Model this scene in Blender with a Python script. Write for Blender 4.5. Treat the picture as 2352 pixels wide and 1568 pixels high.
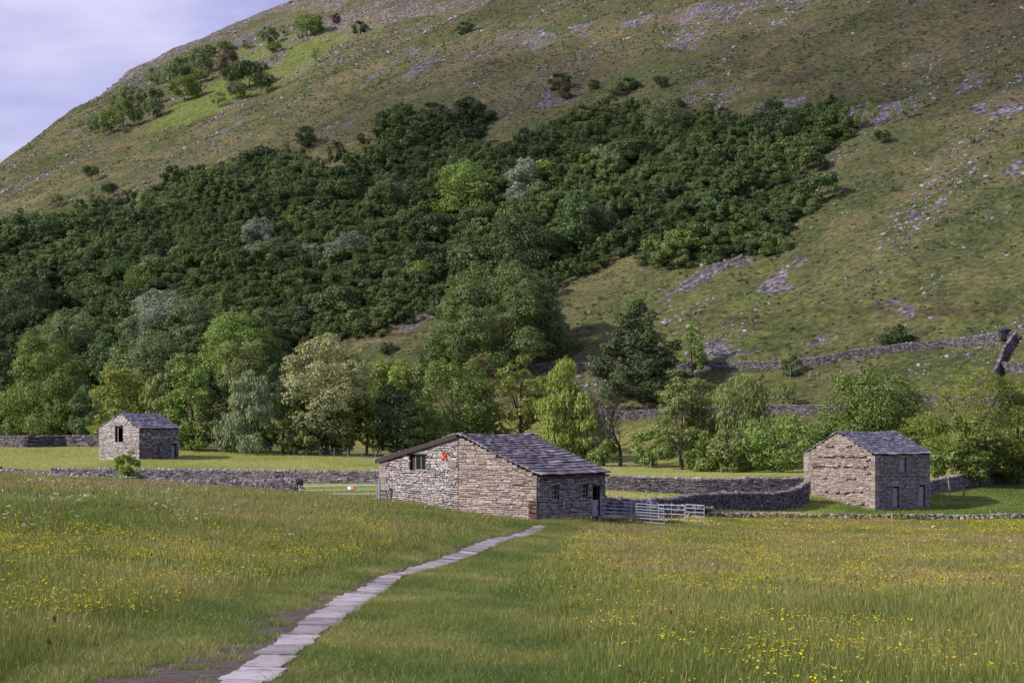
import bpy, math, random
import numpy as np
from mathutils import Vector, Matrix
for o in list(bpy.data.objects): bpy.data.objects.remove(o)
SC = bpy.context.scene
COL = SC.collection
# ------------------------------------------------------------------ camera
F, HX, HY = 3920.0, 1176.0, 990.0      # measuring frame of the survey: 2352 x 1568, eye level at y = 990
cam_d = bpy.data.cameras.new('camera'); cam = bpy.data.objects.new('camera', cam_d); COL.objects.link(cam)
cam.location = (0, 0, 0); cam.rotation_euler = (math.radians(90), 0, 0)
cam_d.sensor_width = 36.0; cam_d.lens = 36.0*F/2352.0
cam_d.shift_y = (HY-784.0)/2352.0
cam_d.clip_start = 0.5; cam_d.clip_end = 6000
SC.camera = cam
# ------------------------------------------------------------------ sky, sun, exposure
SUN_EL, SUN_AZ = math.radians(31), math.radians(-113)      # azimuth measured from +Y towards +X: behind left
w = bpy.data.worlds.new("World"); SC.world = w; w.use_nodes = True
nt = w.node_tree; nt.nodes.clear()
def N(t, typ, **kw):
    n = t.nodes.new(typ)
    for k, v in kw.items(): setattr(n, k, v)
    return n
sky = N(nt, 'ShaderNodeTexSky'); sky.sky_type = 'NISHITA'; sky.sun_disc = False
sky.sun_elevation = SUN_EL; sky.sun_rotation = SUN_AZ; sky.altitude = 300; sky.air_density = 1.0; sky.dust_density = 1.5
tc = N(nt, 'ShaderNodeTexCoord')
mp = N(nt, 'ShaderNodeMapping'); mp.inputs['Scale'].default_value = (1.1, 1.1, 4.2); mp.inputs['Location'].default_value = (0.35, 0.2, 0.4)
nz = N(nt, 'ShaderNodeTexNoise'); nz.inputs['Scale'].default_value = 2.6; nz.inputs['Detail'].default_value = 7; nz.inputs['Roughness'].default_value = 0.52; nz.inputs['Distortion'].default_value = 0.25
cr = N(nt, 'ShaderNodeValToRGB'); cr.color_ramp.elements[0].position = 0.46; cr.color_ramp.elements[1].position = 0.61
cr.color_ramp.elements[0].color = (0, 0, 0, 1); cr.color_ramp.elements[1].color = (1, 1, 1, 1)
mixc = N(nt, 'ShaderNodeMixRGB'); mixc.inputs['Color2'].default_value = (6.1, 6.0, 8.3, 1)
mix0 = N(nt, 'ShaderNodeMixRGB'); mix0.inputs['Fac'].default_value = 0.80; mix0.inputs['Color2'].default_value = (3.4, 3.45, 6.9, 1)
bg = N(nt, 'ShaderNodeBackground'); bg.inputs['Strength'].default_value = 0.095
wo = N(nt, 'ShaderNodeOutputWorld')
L = nt.links.new
L(tc.outputs['Generated'], mp.inputs['Vector']); L(mp.outputs[0], nz.inputs['Vector']); L(nz.outputs['Fac'], cr.inputs['Fac'])
L(sky.outputs[0], mix0.inputs['Color1']); L(mix0.outputs[0], mixc.inputs['Color1']); L(cr.outputs['Color'], mixc.inputs['Fac'])
L(mixc.outputs[0], bg.inputs['Color']); L(bg.outputs[0], wo.inputs['Surface'])
sd = bpy.data.lights.new('sun', 'SUN'); sun = bpy.data.objects.new('sun', sd); COL.objects.link(sun)
sd.energy = 4.3; sd.angle = math.radians(1.2); sd.color = (1.0, 0.93, 0.82)
sv = Vector((math.sin(SUN_AZ)*math.cos(SUN_EL), math.cos(SUN_AZ)*math.cos(SUN_EL), math.sin(SUN_EL)))
sun.rotation_euler = (-sv).to_track_quat('-Z', 'Y').to_euler()
sun.location = sv*400
SC.view_settings.view_transform = 'Standard'; SC.view_settings.look = 'None'
SC.view_settings.exposure = 0.3; SC.view_settings.gamma = 1.0
SC.cycles.max_bounces = 5; SC.cycles.diffuse_bounces = 3; SC.cycles.transmission_bounces = 3; SC.cycles.glossy_bounces = 2
SC.cycles.transparent_max_bounces = 12; SC.cycles.caustics_reflective = False; SC.cycles.caustics_refractive = False

# ------------------------------------------------------------------ helpers
RS = np.random.RandomState
def vnoise(x, y, seed=0):
    x = np.asarray(x, float); y = np.asarray(y, float)
    xi = np.floor(x).astype(np.int64); yi = np.floor(y).astype(np.int64); fx = x-xi; fy = y-yi
    fx = fx*fx*(3-2*fx); fy = fy*fy*(3-2*fy)
    def h(a, b):
        n = (a*374761393 + b*668265263 + seed*974711) & 0x7fffffff
        n = ((n ^ (n >> 13))*1274126177) & 0x7fffffff
        n = n ^ (n >> 16)
        return (n & 0xffff)/65535.0
    return (h(xi, yi)*(1-fx)+h(xi+1, yi)*fx)*(1-fy) + (h(xi, yi+1)*(1-fx)+h(xi+1, yi+1)*fx)*fy
def fbm(x, y, seed=0, octv=4, rough=0.5):
    s = 0; a = 1; t = 0
    for i in range(octv):
        s = s + a*vnoise(np.asarray(x)*2**i, np.asarray(y)*2**i, seed+i*17); t += a; a *= rough
    return s/t          # 0..1
def inpoly(px, py, poly):
    px = np.asarray(px, float); py = np.asarray(py, float); r = np.zeros(px.shape, bool); n = len(poly)
    for i in range(n):
        x1, y1 = poly[i]; x2, y2 = poly[(i+1) % n]
        if y1 == y2: continue
        c = ((y1 > py) != (y2 > py)) & (px < (x2-x1)*(py-y1)/(y2-y1)+x1)
        r ^= c
    return r
def mesh_np(name, V, Q, attrs=None, uniform=4, smooth=False):
    me = bpy.data.meshes.new(name); V = np.asarray(V, np.float32); Q = np.asarray(Q, np.int32)
    me.vertices.add(len(V)); me.vertices.foreach_set('co', V.ravel())
    nf = len(Q); me.loops.add(nf*uniform); me.loops.foreach_set('vertex_index', Q.ravel())
    me.polygons.add(nf); me.polygons.foreach_set('loop_start', np.arange(nf, dtype=np.int32)*uniform)
    me.polygons.foreach_set('loop_total', np.full(nf, uniform, np.int32))
    if smooth: me.polygons.foreach_set('use_smooth', np.ones(nf, bool))
    me.update(calc_edges=True)
    for k, (typ, dom, val) in (attrs or {}).items():
        a = me.attributes.new(k, typ, dom)
        a.data.foreach_set({'FLOAT': 'value', 'INT': 'value', 'FLOAT_VECTOR': 'vector', 'FLOAT_COLOR': 'color'}[typ], np.asarray(val).ravel())
    return me
def link(name, me, mat=None, parent=None, loc=None):
    o = bpy.data.objects.new(name, me); COL.objects.link(o)
    if mat is not None and me is not None:
        if len(me.materials) == 0: me.materials.append(mat)
    if parent is not None: o.parent = parent
    if loc is not None: o.location = loc
    return o
def tag(o, label=None, cat=None, group=None, kind=None):
    if label: o['label'] = label
    if cat: o['category'] = cat
    if group: o['group'] = group
    if kind: o['kind'] = kind
    return o
def empty(name, loc, rz=0):
    o = bpy.data.objects.new(name, None); COL.objects.link(o); o.location = loc; o.rotation_euler = (0, 0, rz)
    o.empty_display_size = 0.3; return o
class MB:                                   # collects pieces into one mesh
    def __init__(s): s.v = []; s.f = []; s.r = []
    def add(s, vs, fs, r=None):
        b = len(s.v); s.v.extend([tuple(v) for v in vs]); s.f.extend([tuple(i+b for i in f) for f in fs])
        s.r.extend([0.5 if r is None else r]*len(fs)); return s
    def box(s, c, d, rz=0.0, r=None, M=None):
        hx, hy, hz = d[0]/2, d[1]/2, d[2]/2
        vs = [Vector((x, y, z)) for z in (-hz, hz) for y in (-hy, hy) for x in (-hx, hx)]
        if M is None: M = Matrix.Translation(Vector(c)) @ Matrix.Rotation(rz, 4, 'Z')
        vs = [M @ v for v in vs]
        return s.add(vs, [(0, 2, 3, 1), (4, 5, 7, 6), (0, 1, 5, 4), (2, 6, 7, 3), (0, 4, 6, 2), (1, 3, 7, 5)], r)
    def tube(s, pts, rad, n=6, r=None, cap=True):
        pts = [Vector(p) for p in pts]; rings = []; b = len(s.v)
        rad = rad if isinstance(rad, (list, tuple)) else [rad]*len(pts)
        vs = []; fs = []
        up = None
        for i, p in enumerate(pts):
            t = (pts[min(i+1, len(pts)-1)] - pts[max(i-1, 0)]).normalized()
            a = Vector((0, 0, 1)) if abs(t.z) < 0.9 else Vector((1, 0, 0))
            if up is not None: a = up
            x = t.cross(a).normalized(); y = x.cross(t); up = y
            for k in range(n):
                an = 2*math.pi*k/n; vs.append(p + (x*math.cos(an)+y*math.sin(an))*rad[i])
        for i in range(len(pts)-1):
            for k in range(n):
                k2 = (k+1) % n; fs.append((i*n+k, i*n+k2, (i+1)*n+k2, (i+1)*n+k))
        if cap: fs.append(tuple(range(n))[::-1]); fs.append(tuple((len(pts)-1)*n+k for k in range(n)))
        return s.add(vs, fs, r)
    def build(s, name, mat, parent=None, smooth=False, loc=None):
        me = bpy.data.meshes.new(name); me.from_pydata(s.v, [], s.f)
        a = me.attributes.new('rnd', 'FLOAT', 'FACE'); a.data.foreach_set('value', np.array(s.r, np.float32))
        if smooth: me.polygons.foreach_set('use_smooth', np.ones(len(me.polygons), bool))
        me.update(); return link(name, me, mat, parent, loc)

# ------------------------------------------------------------------ terrain model
ctrl = [  # X/Y of the sight line given by survey x, distance, ground height
 (1176,8,-2.2),(300,8,-2.1),(2000,8,-2.2),(1176,18,-2.78),(0,18,-2.65),(2352,18,-2.8),(0,35,-2.95),(600,27,-3.02),(880,38,-3.62),(2352,30,-3.35),(1500,40,-3.85),
 (0,60,-2.75),(500,60,-3.3),(1020,57,-4.4),(2352,60,-4.75),(1700,60,-4.75),(1180,80,-5.02),(1176,88,-5.12),(2352,115,-6.16),(1800,115,-5.92),(1500,108,-5.6),
 (0,90,-2.85),(0,118,-3.0),(0,150,-4.1),(300,100,-2.98),(300,128,-4.45),(500,97,-3.27),(500,118,-4.4),(690,93,-3.5),(690,106,-4.1),(874,99.5,-4.13),(1053,97,-4.68),(1235,94,-4.95),(1390,100,-5.2),(700,75,-3.6),
 (780,130,-4.55),(780,160,-4.98),(400,165,-4.95),(1400,150,-5.36),(1840,152,-5.95),(1300,120,-5.2),(1815,150,-6.4),(2009,150,-7.0),(1620,128,-6.0),(2135,158,-6.9),
 (2352,140,-6.5),(2246,170,-5.75),(2352,185,-5.45),(2140,165,-5.95),(130,165,-4.9),(0,165,-4.5),(-400,118,-2.6),(-400,160,-3.8),(228,215,-3.74),(320,212,-3.62),(410,218,-3.6),(0,235,-2.4),(228,240,-2.1),(427,235,-2.5),
 (870,235,-3.7),(700,200,-4.4),(1544,225,-5.4),(1719,225,-5.5),(1200,230,-4.8),(2100,230,-5.0),(2352,230,-4.6),(200,330,-4),(1176,330,-5),(1900,245,-4.9),(2300,300,-4),
 (-600,60,-3.0),(-600,200,-3.2),(-400,330,-3.5),(2900,60,-5),(2900,200,-5.2),(2900,300,-4),(0,500,-4),(1176,500,-5),(2352,500,-4),(-1500,300,-3),(3800,300,-4),(-1500,1200,-3),(3800,1200,-4),(1176,1500,-4)]
CP = np.array([((x-HX)/F*d, d, z) for x, d, z in ctrl])
def _phi(r2): return 0.5*r2*np.log(r2+1e-9)
_n = len(CP); _S = 100.0; _P = CP[:, :2]/_S
_K = _phi(((_P[:, None]-_P[None])**2).sum(-1)) + np.eye(_n)*2e-4
_A = np.block([[_K, np.c_[np.ones(_n), _P]], [np.c_[np.ones(_n), _P].T, np.zeros((3, 3))]])
_W = np.linalg.solve(_A, np.r_[CP[:, 2], 0, 0, 0])
def valley(X, Y):
    X = np.asarray(X, float); Y = np.asarray(Y, float); x = X/_S; y = Y/_S
    r = _W[_n] + _W[_n+1]*x + _W[_n+2]*y
    for i in range(_n): r = r + _W[i]*_phi((x-_P[i, 0])**2+(y-_P[i, 1])**2)
    return r
SKY = np.array([(-900, 950), (-400, 640), (0, 365), (100, 290), (165, 243), (230, 215), (290, 160), (400, 103), (470, 80), (540, 42), (600, 15), (640, 0), (800, -70), (1176, -200), (2352, -420), (4000, -600)], float)
def crest(u):
    x = u*F+HX; ys = np.interp(x, SKY[:, 0], SKY[:, 1]); ws = (HY-ys)/F
    ds = 135.0/np.maximum(.35*u+.45-ws, 0.04)
    return ws*ds, ds
def height(X, Y, detail=True):
    X = np.asarray(X, float); Y = np.asarray(Y, float)
    v = valley(X, np.clip(Y, -20, 700))
    p = .35*X + .45*Y - 131
    if detail: p = p + (fbm(X/60+9, Y/60, 5, 3)-.5)*9
    hill = 8*np.logaddexp(0, p/8)
    z = v + hill
    Ys = np.maximum(Y, 60); u = np.clip(X/Ys, -.9, .9)
    zc, ds = crest(u)
    far = Y > 200
    zz = zc + np.maximum(Y-ds, 0)*0.0 
    k = 2.0
    zm = -k*np.logaddexp(-z/k, -zz/k)
    z = np.where(far, zm, z)
    if detail:
        hm = np.clip(p/20, 0, 1)
        z = z + hm*((fbm(X/14, Y/9, 21, 4)-.5)*2.6 + (fbm(X/4, Y/3, 31, 2)-.5)*.5)
        z = z + (fbm(X/3.5, Y/3.5, 41, 3)-.5)*.12*np.clip((Y-14)/20, 0, 1)
    return z
def hat(x, y): return float(height(np.array([x]), np.array([y]))[0])
_D = np.geomspace(14, 1200, 2600)
def ray(xd, yd, dmin=14):
    u = (xd-HX)/F; wv = (HY-yd)/F
    Z = height(u*_D, _D); hit = np.where((Z >= wv*_D) & (_D >= dmin))[0]
    if len(hit) == 0: i = len(_D)-1
    else: i = hit[0]
    d = _D[i]
    return Vector((u*d, d, float(Z[i])))
def at(xd, yd, d): return Vector(((xd-HX)/F*d, d, (HY-yd)/F*d))
def proj(X, Y, Z): return HX+F*X/np.maximum(Y, 1), HY-F*Z/np.maximum(Y, 1)

# ------------------------------------------------------------------ materials
def mat(name, rough=0.9, spec=0.2):
    m = bpy.data.materials.new(name); m.use_nodes = True
    t = m.node_tree; b = t.nodes['Principled BSDF']; b.inputs['Roughness'].default_value = rough
    b.inputs['Specular IOR Level'].default_value = spec
    return m, t, b
def ramp(t, stops):
    r = N(t, 'ShaderNodeValToRGB'); e = r.color_ramp.elements
    while len(e) < len(stops): e.new(0.5)
    for i, (p, c) in enumerate(stops): e[i].position = p; e[i].color = (*c, 1)
    return r
def noise(t, scale, detail=4, rough=.55, vec=None, dist=0):
    n = N(t, 'ShaderNodeTexNoise'); n.inputs['Scale'].default_value = scale; n.inputs['Detail'].default_value = detail
    n.inputs['Roughness'].default_value = rough; n.inputs['Distortion'].default_value = dist
    if vec is not None: t.links.new(vec, n.inputs['Vector'])
    return n
def mixn(t, fac, a, b, mode='MIX'):
    m = N(t, 'ShaderNodeMixRGB'); m.blend_type = mode
    for s, v in ((m.inputs[0], fac), (m.inputs[1], a), (m.inputs[2], b)):
        if isinstance(v, (int, float)): s.default_value = v
        elif isinstance(v, tuple): s.default_value = (*v, 1)
        else: t.links.new(v, s)
    return m.outputs[0]
def flat(name, c, rough=.8, var=.25, scale=6, spec=.2, metal=0, bump=0):
    m, t, b = mat(name, rough, spec); co = N(t, 'ShaderNodeTexCoord').outputs['Object']
    n = noise(t, scale, 5, .6, co)
    r = ramp(t, [(.3, tuple(x*(1-var) for x in c)), (.7, tuple(min(1, x*(1+var)) for x in c))])
    t.links.new(n.outputs['Fac'], r.inputs['Fac']); t.links.new(r.outputs[0], b.inputs['Base Color'])
    b.inputs['Metallic'].default_value = metal
    if bump:
        bp = N(t, 'ShaderNodeBump'); bp.inputs['Strength'].default_value = bump; bp.inputs['Distance'].default_value = .02
        t.links.new(n.outputs['Fac'], bp.inputs['Height']); t.links.new(bp.outputs[0], b.inputs['Normal'])
    return m
def stone_mat(name, stops, blotch=(.42, .40, .38), bl=.35, gain=1.0):
    m, t, b = mat(name, .92, .15); co = N(t, 'ShaderNodeTexCoord').outputs['Object']
    a = N(t, 'ShaderNodeAttribute', attribute_name='rnd')
    r = ramp(t, stops); t.links.new(a.outputs['Fac'], r.inputs['Fac'])
    n1 = noise(t, 9, 5, .65, co); n2 = noise(t, 2.2, 4, .6, co)
    r2 = ramp(t, [(.35, (.62, .60, .60)), (.68, (1.25, 1.22, 1.2))]); t.links.new(n1.outputs['Fac'], r2.inputs['Fac'])
    c = mixn(t, 1.0, r.outputs[0], r2.outputs[0], 'MULTIPLY')
    r3 = ramp(t, [(.52, (0, 0, 0)), (.62, (bl, bl, bl))]); t.links.new(n2.outputs['Fac'], r3.inputs['Fac'])
    c = mixn(t, r3.outputs[0], c, blotch)
    t.links.new(c, b.inputs['Base Color'])
    bp = N(t, 'ShaderNodeBump'); bp.inputs['Strength'].default_value = .5; bp.inputs['Distance'].default_value = .02
    t.links.new(n1.outputs['Fac'], bp.inputs['Height']); t.links.new(bp.outputs[0], b.inputs['Normal'])
    return m
# ------------------------------------------------------------------ ground sheets
WOODP = [(-400,560),(0,505),(100,495),(250,460),(350,440),(440,400),(560,370),(650,348),(690,362),(745,392),(850,335),(870,300),(900,262),(1110,248),(1112,285),(1080,330),(1160,325),(1230,300),(1290,262),(1400,228),(1560,235),(1700,255),(1800,245),(1910,232),(1945,270),(1930,320),(1870,345),(1780,350),(1860,375),(1882,420),(1840,475),(1805,535),(1650,575),(1500,592),(1450,560),(1400,575),(1290,620),(1250,650),(1000,690),(850,745),(740,760),(680,750),(600,850),(0,1000),(-400,1000)]
# land cover patches in survey coordinates: scree, crag, lush grass with a sun patch painted in, bare brown turf
SCREE = [[(842,182),(868,150),(910,122),(966,104),(955,118),(905,150),(860,176)], [(918,182),(950,155),(990,133),(1018,125),(1010,140),(960,168)],
 [(1130,92),(1160,78),(1200,70),(1268,72),(1262,88),(1240,98),(1232,124),(1218,128),(1222,106),(1185,104),(1150,108)],
 [(1302,78),(1320,60),(1350,54),(1345,68),(1325,76)], [(1420,62),(1440,42),(1500,32),(1498,48),(1460,60)],
 [(1525,55),(1560,22),(1620,8),(1650,18),(1700,2),(1860,-12),(1850,6),(1800,8),(1740,30),(1690,45),(1640,56),(1610,95),(1600,112),(1535,112),(1550,80),(1590,60)],
 [(2090,24),(2110,4),(2135,-4),(2128,14)], [(760,306),(780,285),(822,268),(815,282),(790,300)], [(2230,258),(2260,238),(2330,236),(2352,250),(2320,262),(2270,266)],
 [(525,108),(560,88),(590,76),(585,90),(545,108)], [(270,205),(300,190),(335,168),(330,180),(300,200)], [(480,312),(520,295),(560,268),(555,282),(515,306)],
 [(1735,668),(1760,640),(1830,590),(1850,592),(1800,645),(1760,668)], [(1505,695),(1530,672),(1600,620),(1680,580),(1750,560),(1745,575),(1660,612),(1600,650),(1545,690)],
 [(915,755),(940,735),(1000,712),(1000,722),(960,748)], [(2060,150),(2100,130),(2150,128),(2140,150),(2080,160)], [(2190,205),(2230,170),(2260,168),(2250,195),(2210,210)],
 [(1955,265),(1980,245),(2060,232),(2130,238),(2100,262),(2040,280),(1980,285)], [(2300,400),(2330,375),(2352,370),(2352,415)], [(2250,510),(2310,470),(2330,475),(2300,510)],
 [(1230,205),(1300,225),(1340,205),(1330,235),(1280,240)], [(1790,250),(1740,262),(1700,270),(1760,230),(1850,222),(1850,240)], [(2080,725),(2010,700),(2040,690),(2100,700)],
 [(1560,815),(1600,790),(1650,782),(1700,800),(1740,810),(1650,822)], [(1850,795),(1880,775),(1960,768),(1950,785),(1900,800)], [(420,415),(460,392),(475,385),(470,400)],
 [(2040,500),(2080,480),(2120,485),(2080,505)], [(2140,470),(2180,430),(2190,440),(2165,475)]]
CRAG = [[(228,217),(290,160),(400,103),(470,80),(540,42),(640,0),(830,-80),(830,-10),(780,25),(700,25),(620,30),(560,62),(500,90),(430,118),(330,165),(270,200),(235,222)],
 [(600,150),(625,120),(660,105),(650,140),(620,160)], [(670,95),(720,70),(770,40),(900,-10),(1000,-30),(1170,-20),(1100,25),(1080,28),(960,40),(880,55),(800,80),(720,92)], [(130,322),(170,300),(235,270),(230,282),(160,318)]]
LUSH_SUNLIT = [[(330,305),(370,260),(420,225),(470,215),(530,150),(560,120),(600,100),(640,80),(720,60),(800,50),(880,60),(820,85),(760,115),(720,150),(640,200),(560,240),(480,270),(420,290),(350,310)]]
BROWN = [[(1600,735),(1700,718),(1900,712),(2100,700),(2352,705),(2352,725),(2100,725),(1850,728),(1660,745)], [(1740,180),(1800,165),(1900,150),(1880,180),(1800,190)], [(640,770),(760,762),(1000,755),(1000,768),(760,775),(650,800)], [(2030,790),(2120,780),(2200,790),(2180,800),(2080,805)]]
def sheet(name, Yv, Sv):
    Yg, Sg = np.meshgrid(Yv, Sv, indexing='ij'); Xg = Sg*(Yg+25)
    Z = height(Xg, Yg); n, m = Yg.shape
    V = np.stack([Xg, Yg, Z], -1).reshape(-1, 3)
    i = np.arange(n-1)[:, None]*m + np.arange(m-1)[None]
    Q = np.stack([i, i+1, i+1+m, i+m], -1).reshape(-1, 4)
    return V, Q
core = np.linspace(-.33, .33, 560)
Sv = np.r_[np.linspace(-1.3, -.345, 40), core, np.linspace(.345, 1.3, 40)]
Y1 = np.r_[np.linspace(-25, 7, 12), np.geomspace(8, 250, 620)]
Y2 = np.r_[np.geomspace(250, 1150, 860), np.geomspace(1160, 2500, 20)]
C = lambda *a: np.array(a, float)
def cover(V):
    X, Y, Z = V.T; x, y = proj(X, Y, Z)
    n1 = fbm(X/22, Y/16, 3, 4); n2 = fbm(X/5, Y/4, 7, 4); n3 = fbm(X/1.3, Y/1.3, 11, 3)
    col = np.empty((len(V), 4)); col[:, 3] = 0
    # meadow soils and short sward
    g = C(.085, .10, .022)[None]*(1-n1[:, None]) + C(.16, .15, .045)[None]*n1[:, None]
    ff = np.clip((Y-118)/14, 0, 1)[:, None]; g = g*(1-ff) + ff*(C(.23, .25, .06)*(1-n1[:, None]) + C(.31, .31, .11)*n1[:, None])
    # hillside pasture
    p = .35*X+.45*Y-131; hm = np.clip((p+6)/10, 0, 1)[:, None]; g = g*1.0
    t = np.clip((n1*.55+n2*.45-.36)*3.4, 0, 1)[:, None]
    hillc = C(.088, .105, .044)*(1-t) + C(.148, .134, .074)*t
    right = np.clip((x-1300)/900, 0, 1)[:, None]*np.clip((420-y)/420, 0, 1)[:, None]
    hillc = hillc*(1-.5*right) + C(.085, .070, .052)*(.5*right)
    grn = np.clip((y-480)/200, 0, 1)[:, None]*np.clip((x-1250)/200, 0, 1)[:, None]*np.clip((n2[:, None]-.35)*3, 0, 1)
    hillc = hillc*(1-.55*grn) + C(.105, .145, .032)*(.55*grn)
    c = g*(1-hm) + hillc*hm
    jx = (fbm(X/9, Y/9, 51, 4)-.5)*60; jy = (fbm(X/9, Y/9, 61, 4)-.5)*34
    far = Y > 230
    def paint(polys, colr, jit=1.0, amt=1.0, alpha=None):
        for P in polys:
            P = np.array(P, float); x0, x1 = P[:, 0].min()-50, P[:, 0].max()+50; y0, y1 = P[:, 1].min()-40, P[:, 1].max()+40
            s = np.where(far & (x > x0) & (x < x1) & (y > y0) & (y < y1))[0]
            if len(s) == 0: continue
            k = inpoly(x[s]+jx[s]*jit, y[s]+jy[s]*jit, P); s = s[k]
            cc = np.asarray(colr)[None]*(.75+.5*n3[s, None])
            c[s] = c[s]*(1-amt)+cc*amt
            if alpha is not None: col[s, 3] = alpha
    paint(LUSH_SUNLIT, C(.16, .205, .045), .5, .3); paint(LUSH_SUNLIT, C(.16, .205, .045), 1.2, .3); paint(LUSH_SUNLIT, C(.16, .205, .045), 2.1, .3)
    paint(BROWN, C(.075, .050, .036), 1.3, .45)
    old = c.copy(); oa = col[:, 3].copy(); paint(CRAG, C(.25, .22, .205), .35, .9, 1.0)
    ledge = .6*fbm(X/9+Y/9, Z/2.2, 211, 3)+.4*fbm(X/4, Y/4, 213, 3); m_ = ledge < .455; c[m_] = old[m_]; col[m_, 3] = oa[m_]
    al_ = .79*Y-.61*X; dn_ = .61*X+.79*Y; keepn = .65*fbm(al_/4, dn_/15, 201, 4)+.35*fbm(X/2.2, Y/2.2, 203, 3)
    for lvl, jt, th_ in ((0, 2.2, .58), (1, 1.2, .53), (2, .4, .485)):
        old = c.copy(); oa = col[:, 3].copy(); paint(SCREE, C(.205, .19, .228), jt, .85, .9)
        m_ = keepn < th_; c[m_] = old[m_]; col[m_, 3] = oa[m_]
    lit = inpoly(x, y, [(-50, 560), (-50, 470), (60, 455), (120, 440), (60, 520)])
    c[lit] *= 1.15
    # floor under the wood
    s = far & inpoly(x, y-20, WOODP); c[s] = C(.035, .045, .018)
    col[:, :3] = c
    return col
V1, Q1 = sheet('g', Y1, Sv); V2, Q2 = sheet('h', Y2, Sv)
gm, t, b = mat('turf_and_rock', .95, .08)
a = N(t, 'ShaderNodeAttribute', attribute_name='col'); geo = N(t, 'ShaderNodeNewGeometry')
n1 = noise(t, .9, 8, .72, geo.outputs['Position']); n2 = noise(t, .13, 6, .65, geo.outputs['Position'])
r1 = ramp(t, [(.30, (.28, .30, .28)), (.46, (.80, .80, .80)), (.56, (1.1, 1.08, 1.05)), (.70, (1.8, 1.7, 1.6))]); L2 = t.links.new; L2(n1.outputs['Fac'], r1.inputs['Fac'])
r2 = ramp(t, [(.35, (.78, .84, .8)), (.65, (1.2, 1.12, 1.05))]); L2(n2.outputs['Fac'], r2.inputs['Fac'])
c = mixn(t, 1, a.outputs['Color'], r1.outputs[0], 'MULTIPLY'); c = mixn(t, 1, c, r2.outputs[0], 'MULTIPLY')
mp3 = N(t, 'ShaderNodeMapping'); mp3.inputs['Rotation'].default_value = (0, 0, .66); mp3.inputs['Scale'].default_value = (.25, 1, 1); L2(geo.outputs['Position'], mp3.inputs['Vector'])
n3 = noise(t, 1.1, 5, .7, mp3.outputs[0]); r3 = ramp(t, [(.36, (.45, .44, .42)), (.47, (1, 1, 1)), (.60, (1.05, 1.03, 1.0)), (.68, (1.5, 1.45, 1.4))]); L2(n3.outputs['Fac'], r3.inputs['Fac']); c = mixn(t, .75, c, r3.outputs[0], 'MULTIPLY')
vo = N(t, 'ShaderNodeTexVoronoi'); vo.inputs['Scale'].default_value = .8; L2(geo.outputs['Position'], vo.inputs['Vector'])
rr = ramp(t, [(0, (1.5, 1.5, 1.6)), (.35, (.95, .95, .95)), (.7, (.35, .34, .36))]); L2(vo.outputs['Distance'], rr.inputs['Fac'])
c2 = mixn(t, 1, c, rr.outputs[0], 'MULTIPLY'); c = mixn(t, a.outputs['Alpha'], c, c2); L2(c, b.inputs['Base Color'])
bp = N(t, 'ShaderNodeBump'); bp.inputs['Strength'].default_value = 1.0; bp.inputs['Distance'].default_value = .7
L2(n1.outputs['Fac'], bp.inputs['Height']); L2(bp.outputs[0], b.inputs['Normal'])
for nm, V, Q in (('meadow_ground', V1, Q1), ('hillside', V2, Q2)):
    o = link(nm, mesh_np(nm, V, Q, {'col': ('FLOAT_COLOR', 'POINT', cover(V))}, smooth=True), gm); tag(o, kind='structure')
# ------------------------------------------------------------------ stonework
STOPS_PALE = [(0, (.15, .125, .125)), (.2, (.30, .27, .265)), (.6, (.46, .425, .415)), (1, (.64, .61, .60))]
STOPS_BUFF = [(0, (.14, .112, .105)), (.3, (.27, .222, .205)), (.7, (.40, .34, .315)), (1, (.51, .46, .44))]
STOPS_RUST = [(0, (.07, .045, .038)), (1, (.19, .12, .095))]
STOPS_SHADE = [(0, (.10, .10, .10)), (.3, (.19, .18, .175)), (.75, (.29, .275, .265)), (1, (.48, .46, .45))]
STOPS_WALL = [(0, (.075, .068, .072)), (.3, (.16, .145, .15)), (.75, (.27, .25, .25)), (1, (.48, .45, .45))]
STOPS_FAR_SHADED = [(0, (.035, .03, .035)), (.4, (.085, .078, .088)), (.8, (.165, .15, .165)), (1, (.34, .32, .34))]
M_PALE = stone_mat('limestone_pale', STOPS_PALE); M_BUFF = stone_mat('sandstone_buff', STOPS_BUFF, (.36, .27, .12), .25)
M_RUST = stone_mat('rusty_stone', STOPS_RUST, bl=.1); M_SHADE = stone_mat('limestone_shaded', STOPS_SHADE)  # last one: shaded copy of the limestone, shade painted into its tones
M_WALL = stone_mat('dry_stone', STOPS_WALL, (.36, .36, .34), .3); M_FAR_SHADED = stone_mat('dry_stone_far_and_shaded', STOPS_FAR_SHADED)
M_CORE = flat('joint_earth', (.03, .026, .025), 1, .4, 5)
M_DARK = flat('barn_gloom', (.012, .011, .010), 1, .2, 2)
M_QUOIN = stone_mat('dressed_stone', [(0, (.20, .17, .155)), (1, (.36, .31, .28))], bl=.2)
M_GREYWOOD = flat('weathered_board', (.30, .29, .345), .85, .22, 14, bump=.4)
M_BROWNWOOD = flat('brown_board', (.055, .038, .034), .6, .3, 6)
M_FRAME = flat('white_paint', (.38, .37, .40), .6, .2, 12)
M_OLDPOST = flat('old_post_wood', (.27, .235, .20), .9, .3, 10)
M_GLASS, _t, _b = mat('window_glass', .12, .5); _b.inputs['Base Color'].default_value = (.015, .017, .02, 1)
M_RED = flat('red_paint', (.62, .07, .035), .5, .15, 10)
M_GALV = flat('galvanised_steel', (.34, .36, .44), .42, .15, 9, spec=.5, metal=.35)
M_PIPE = flat('rusty_iron', (.075, .05, .042), .7, .4, 9)
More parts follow.
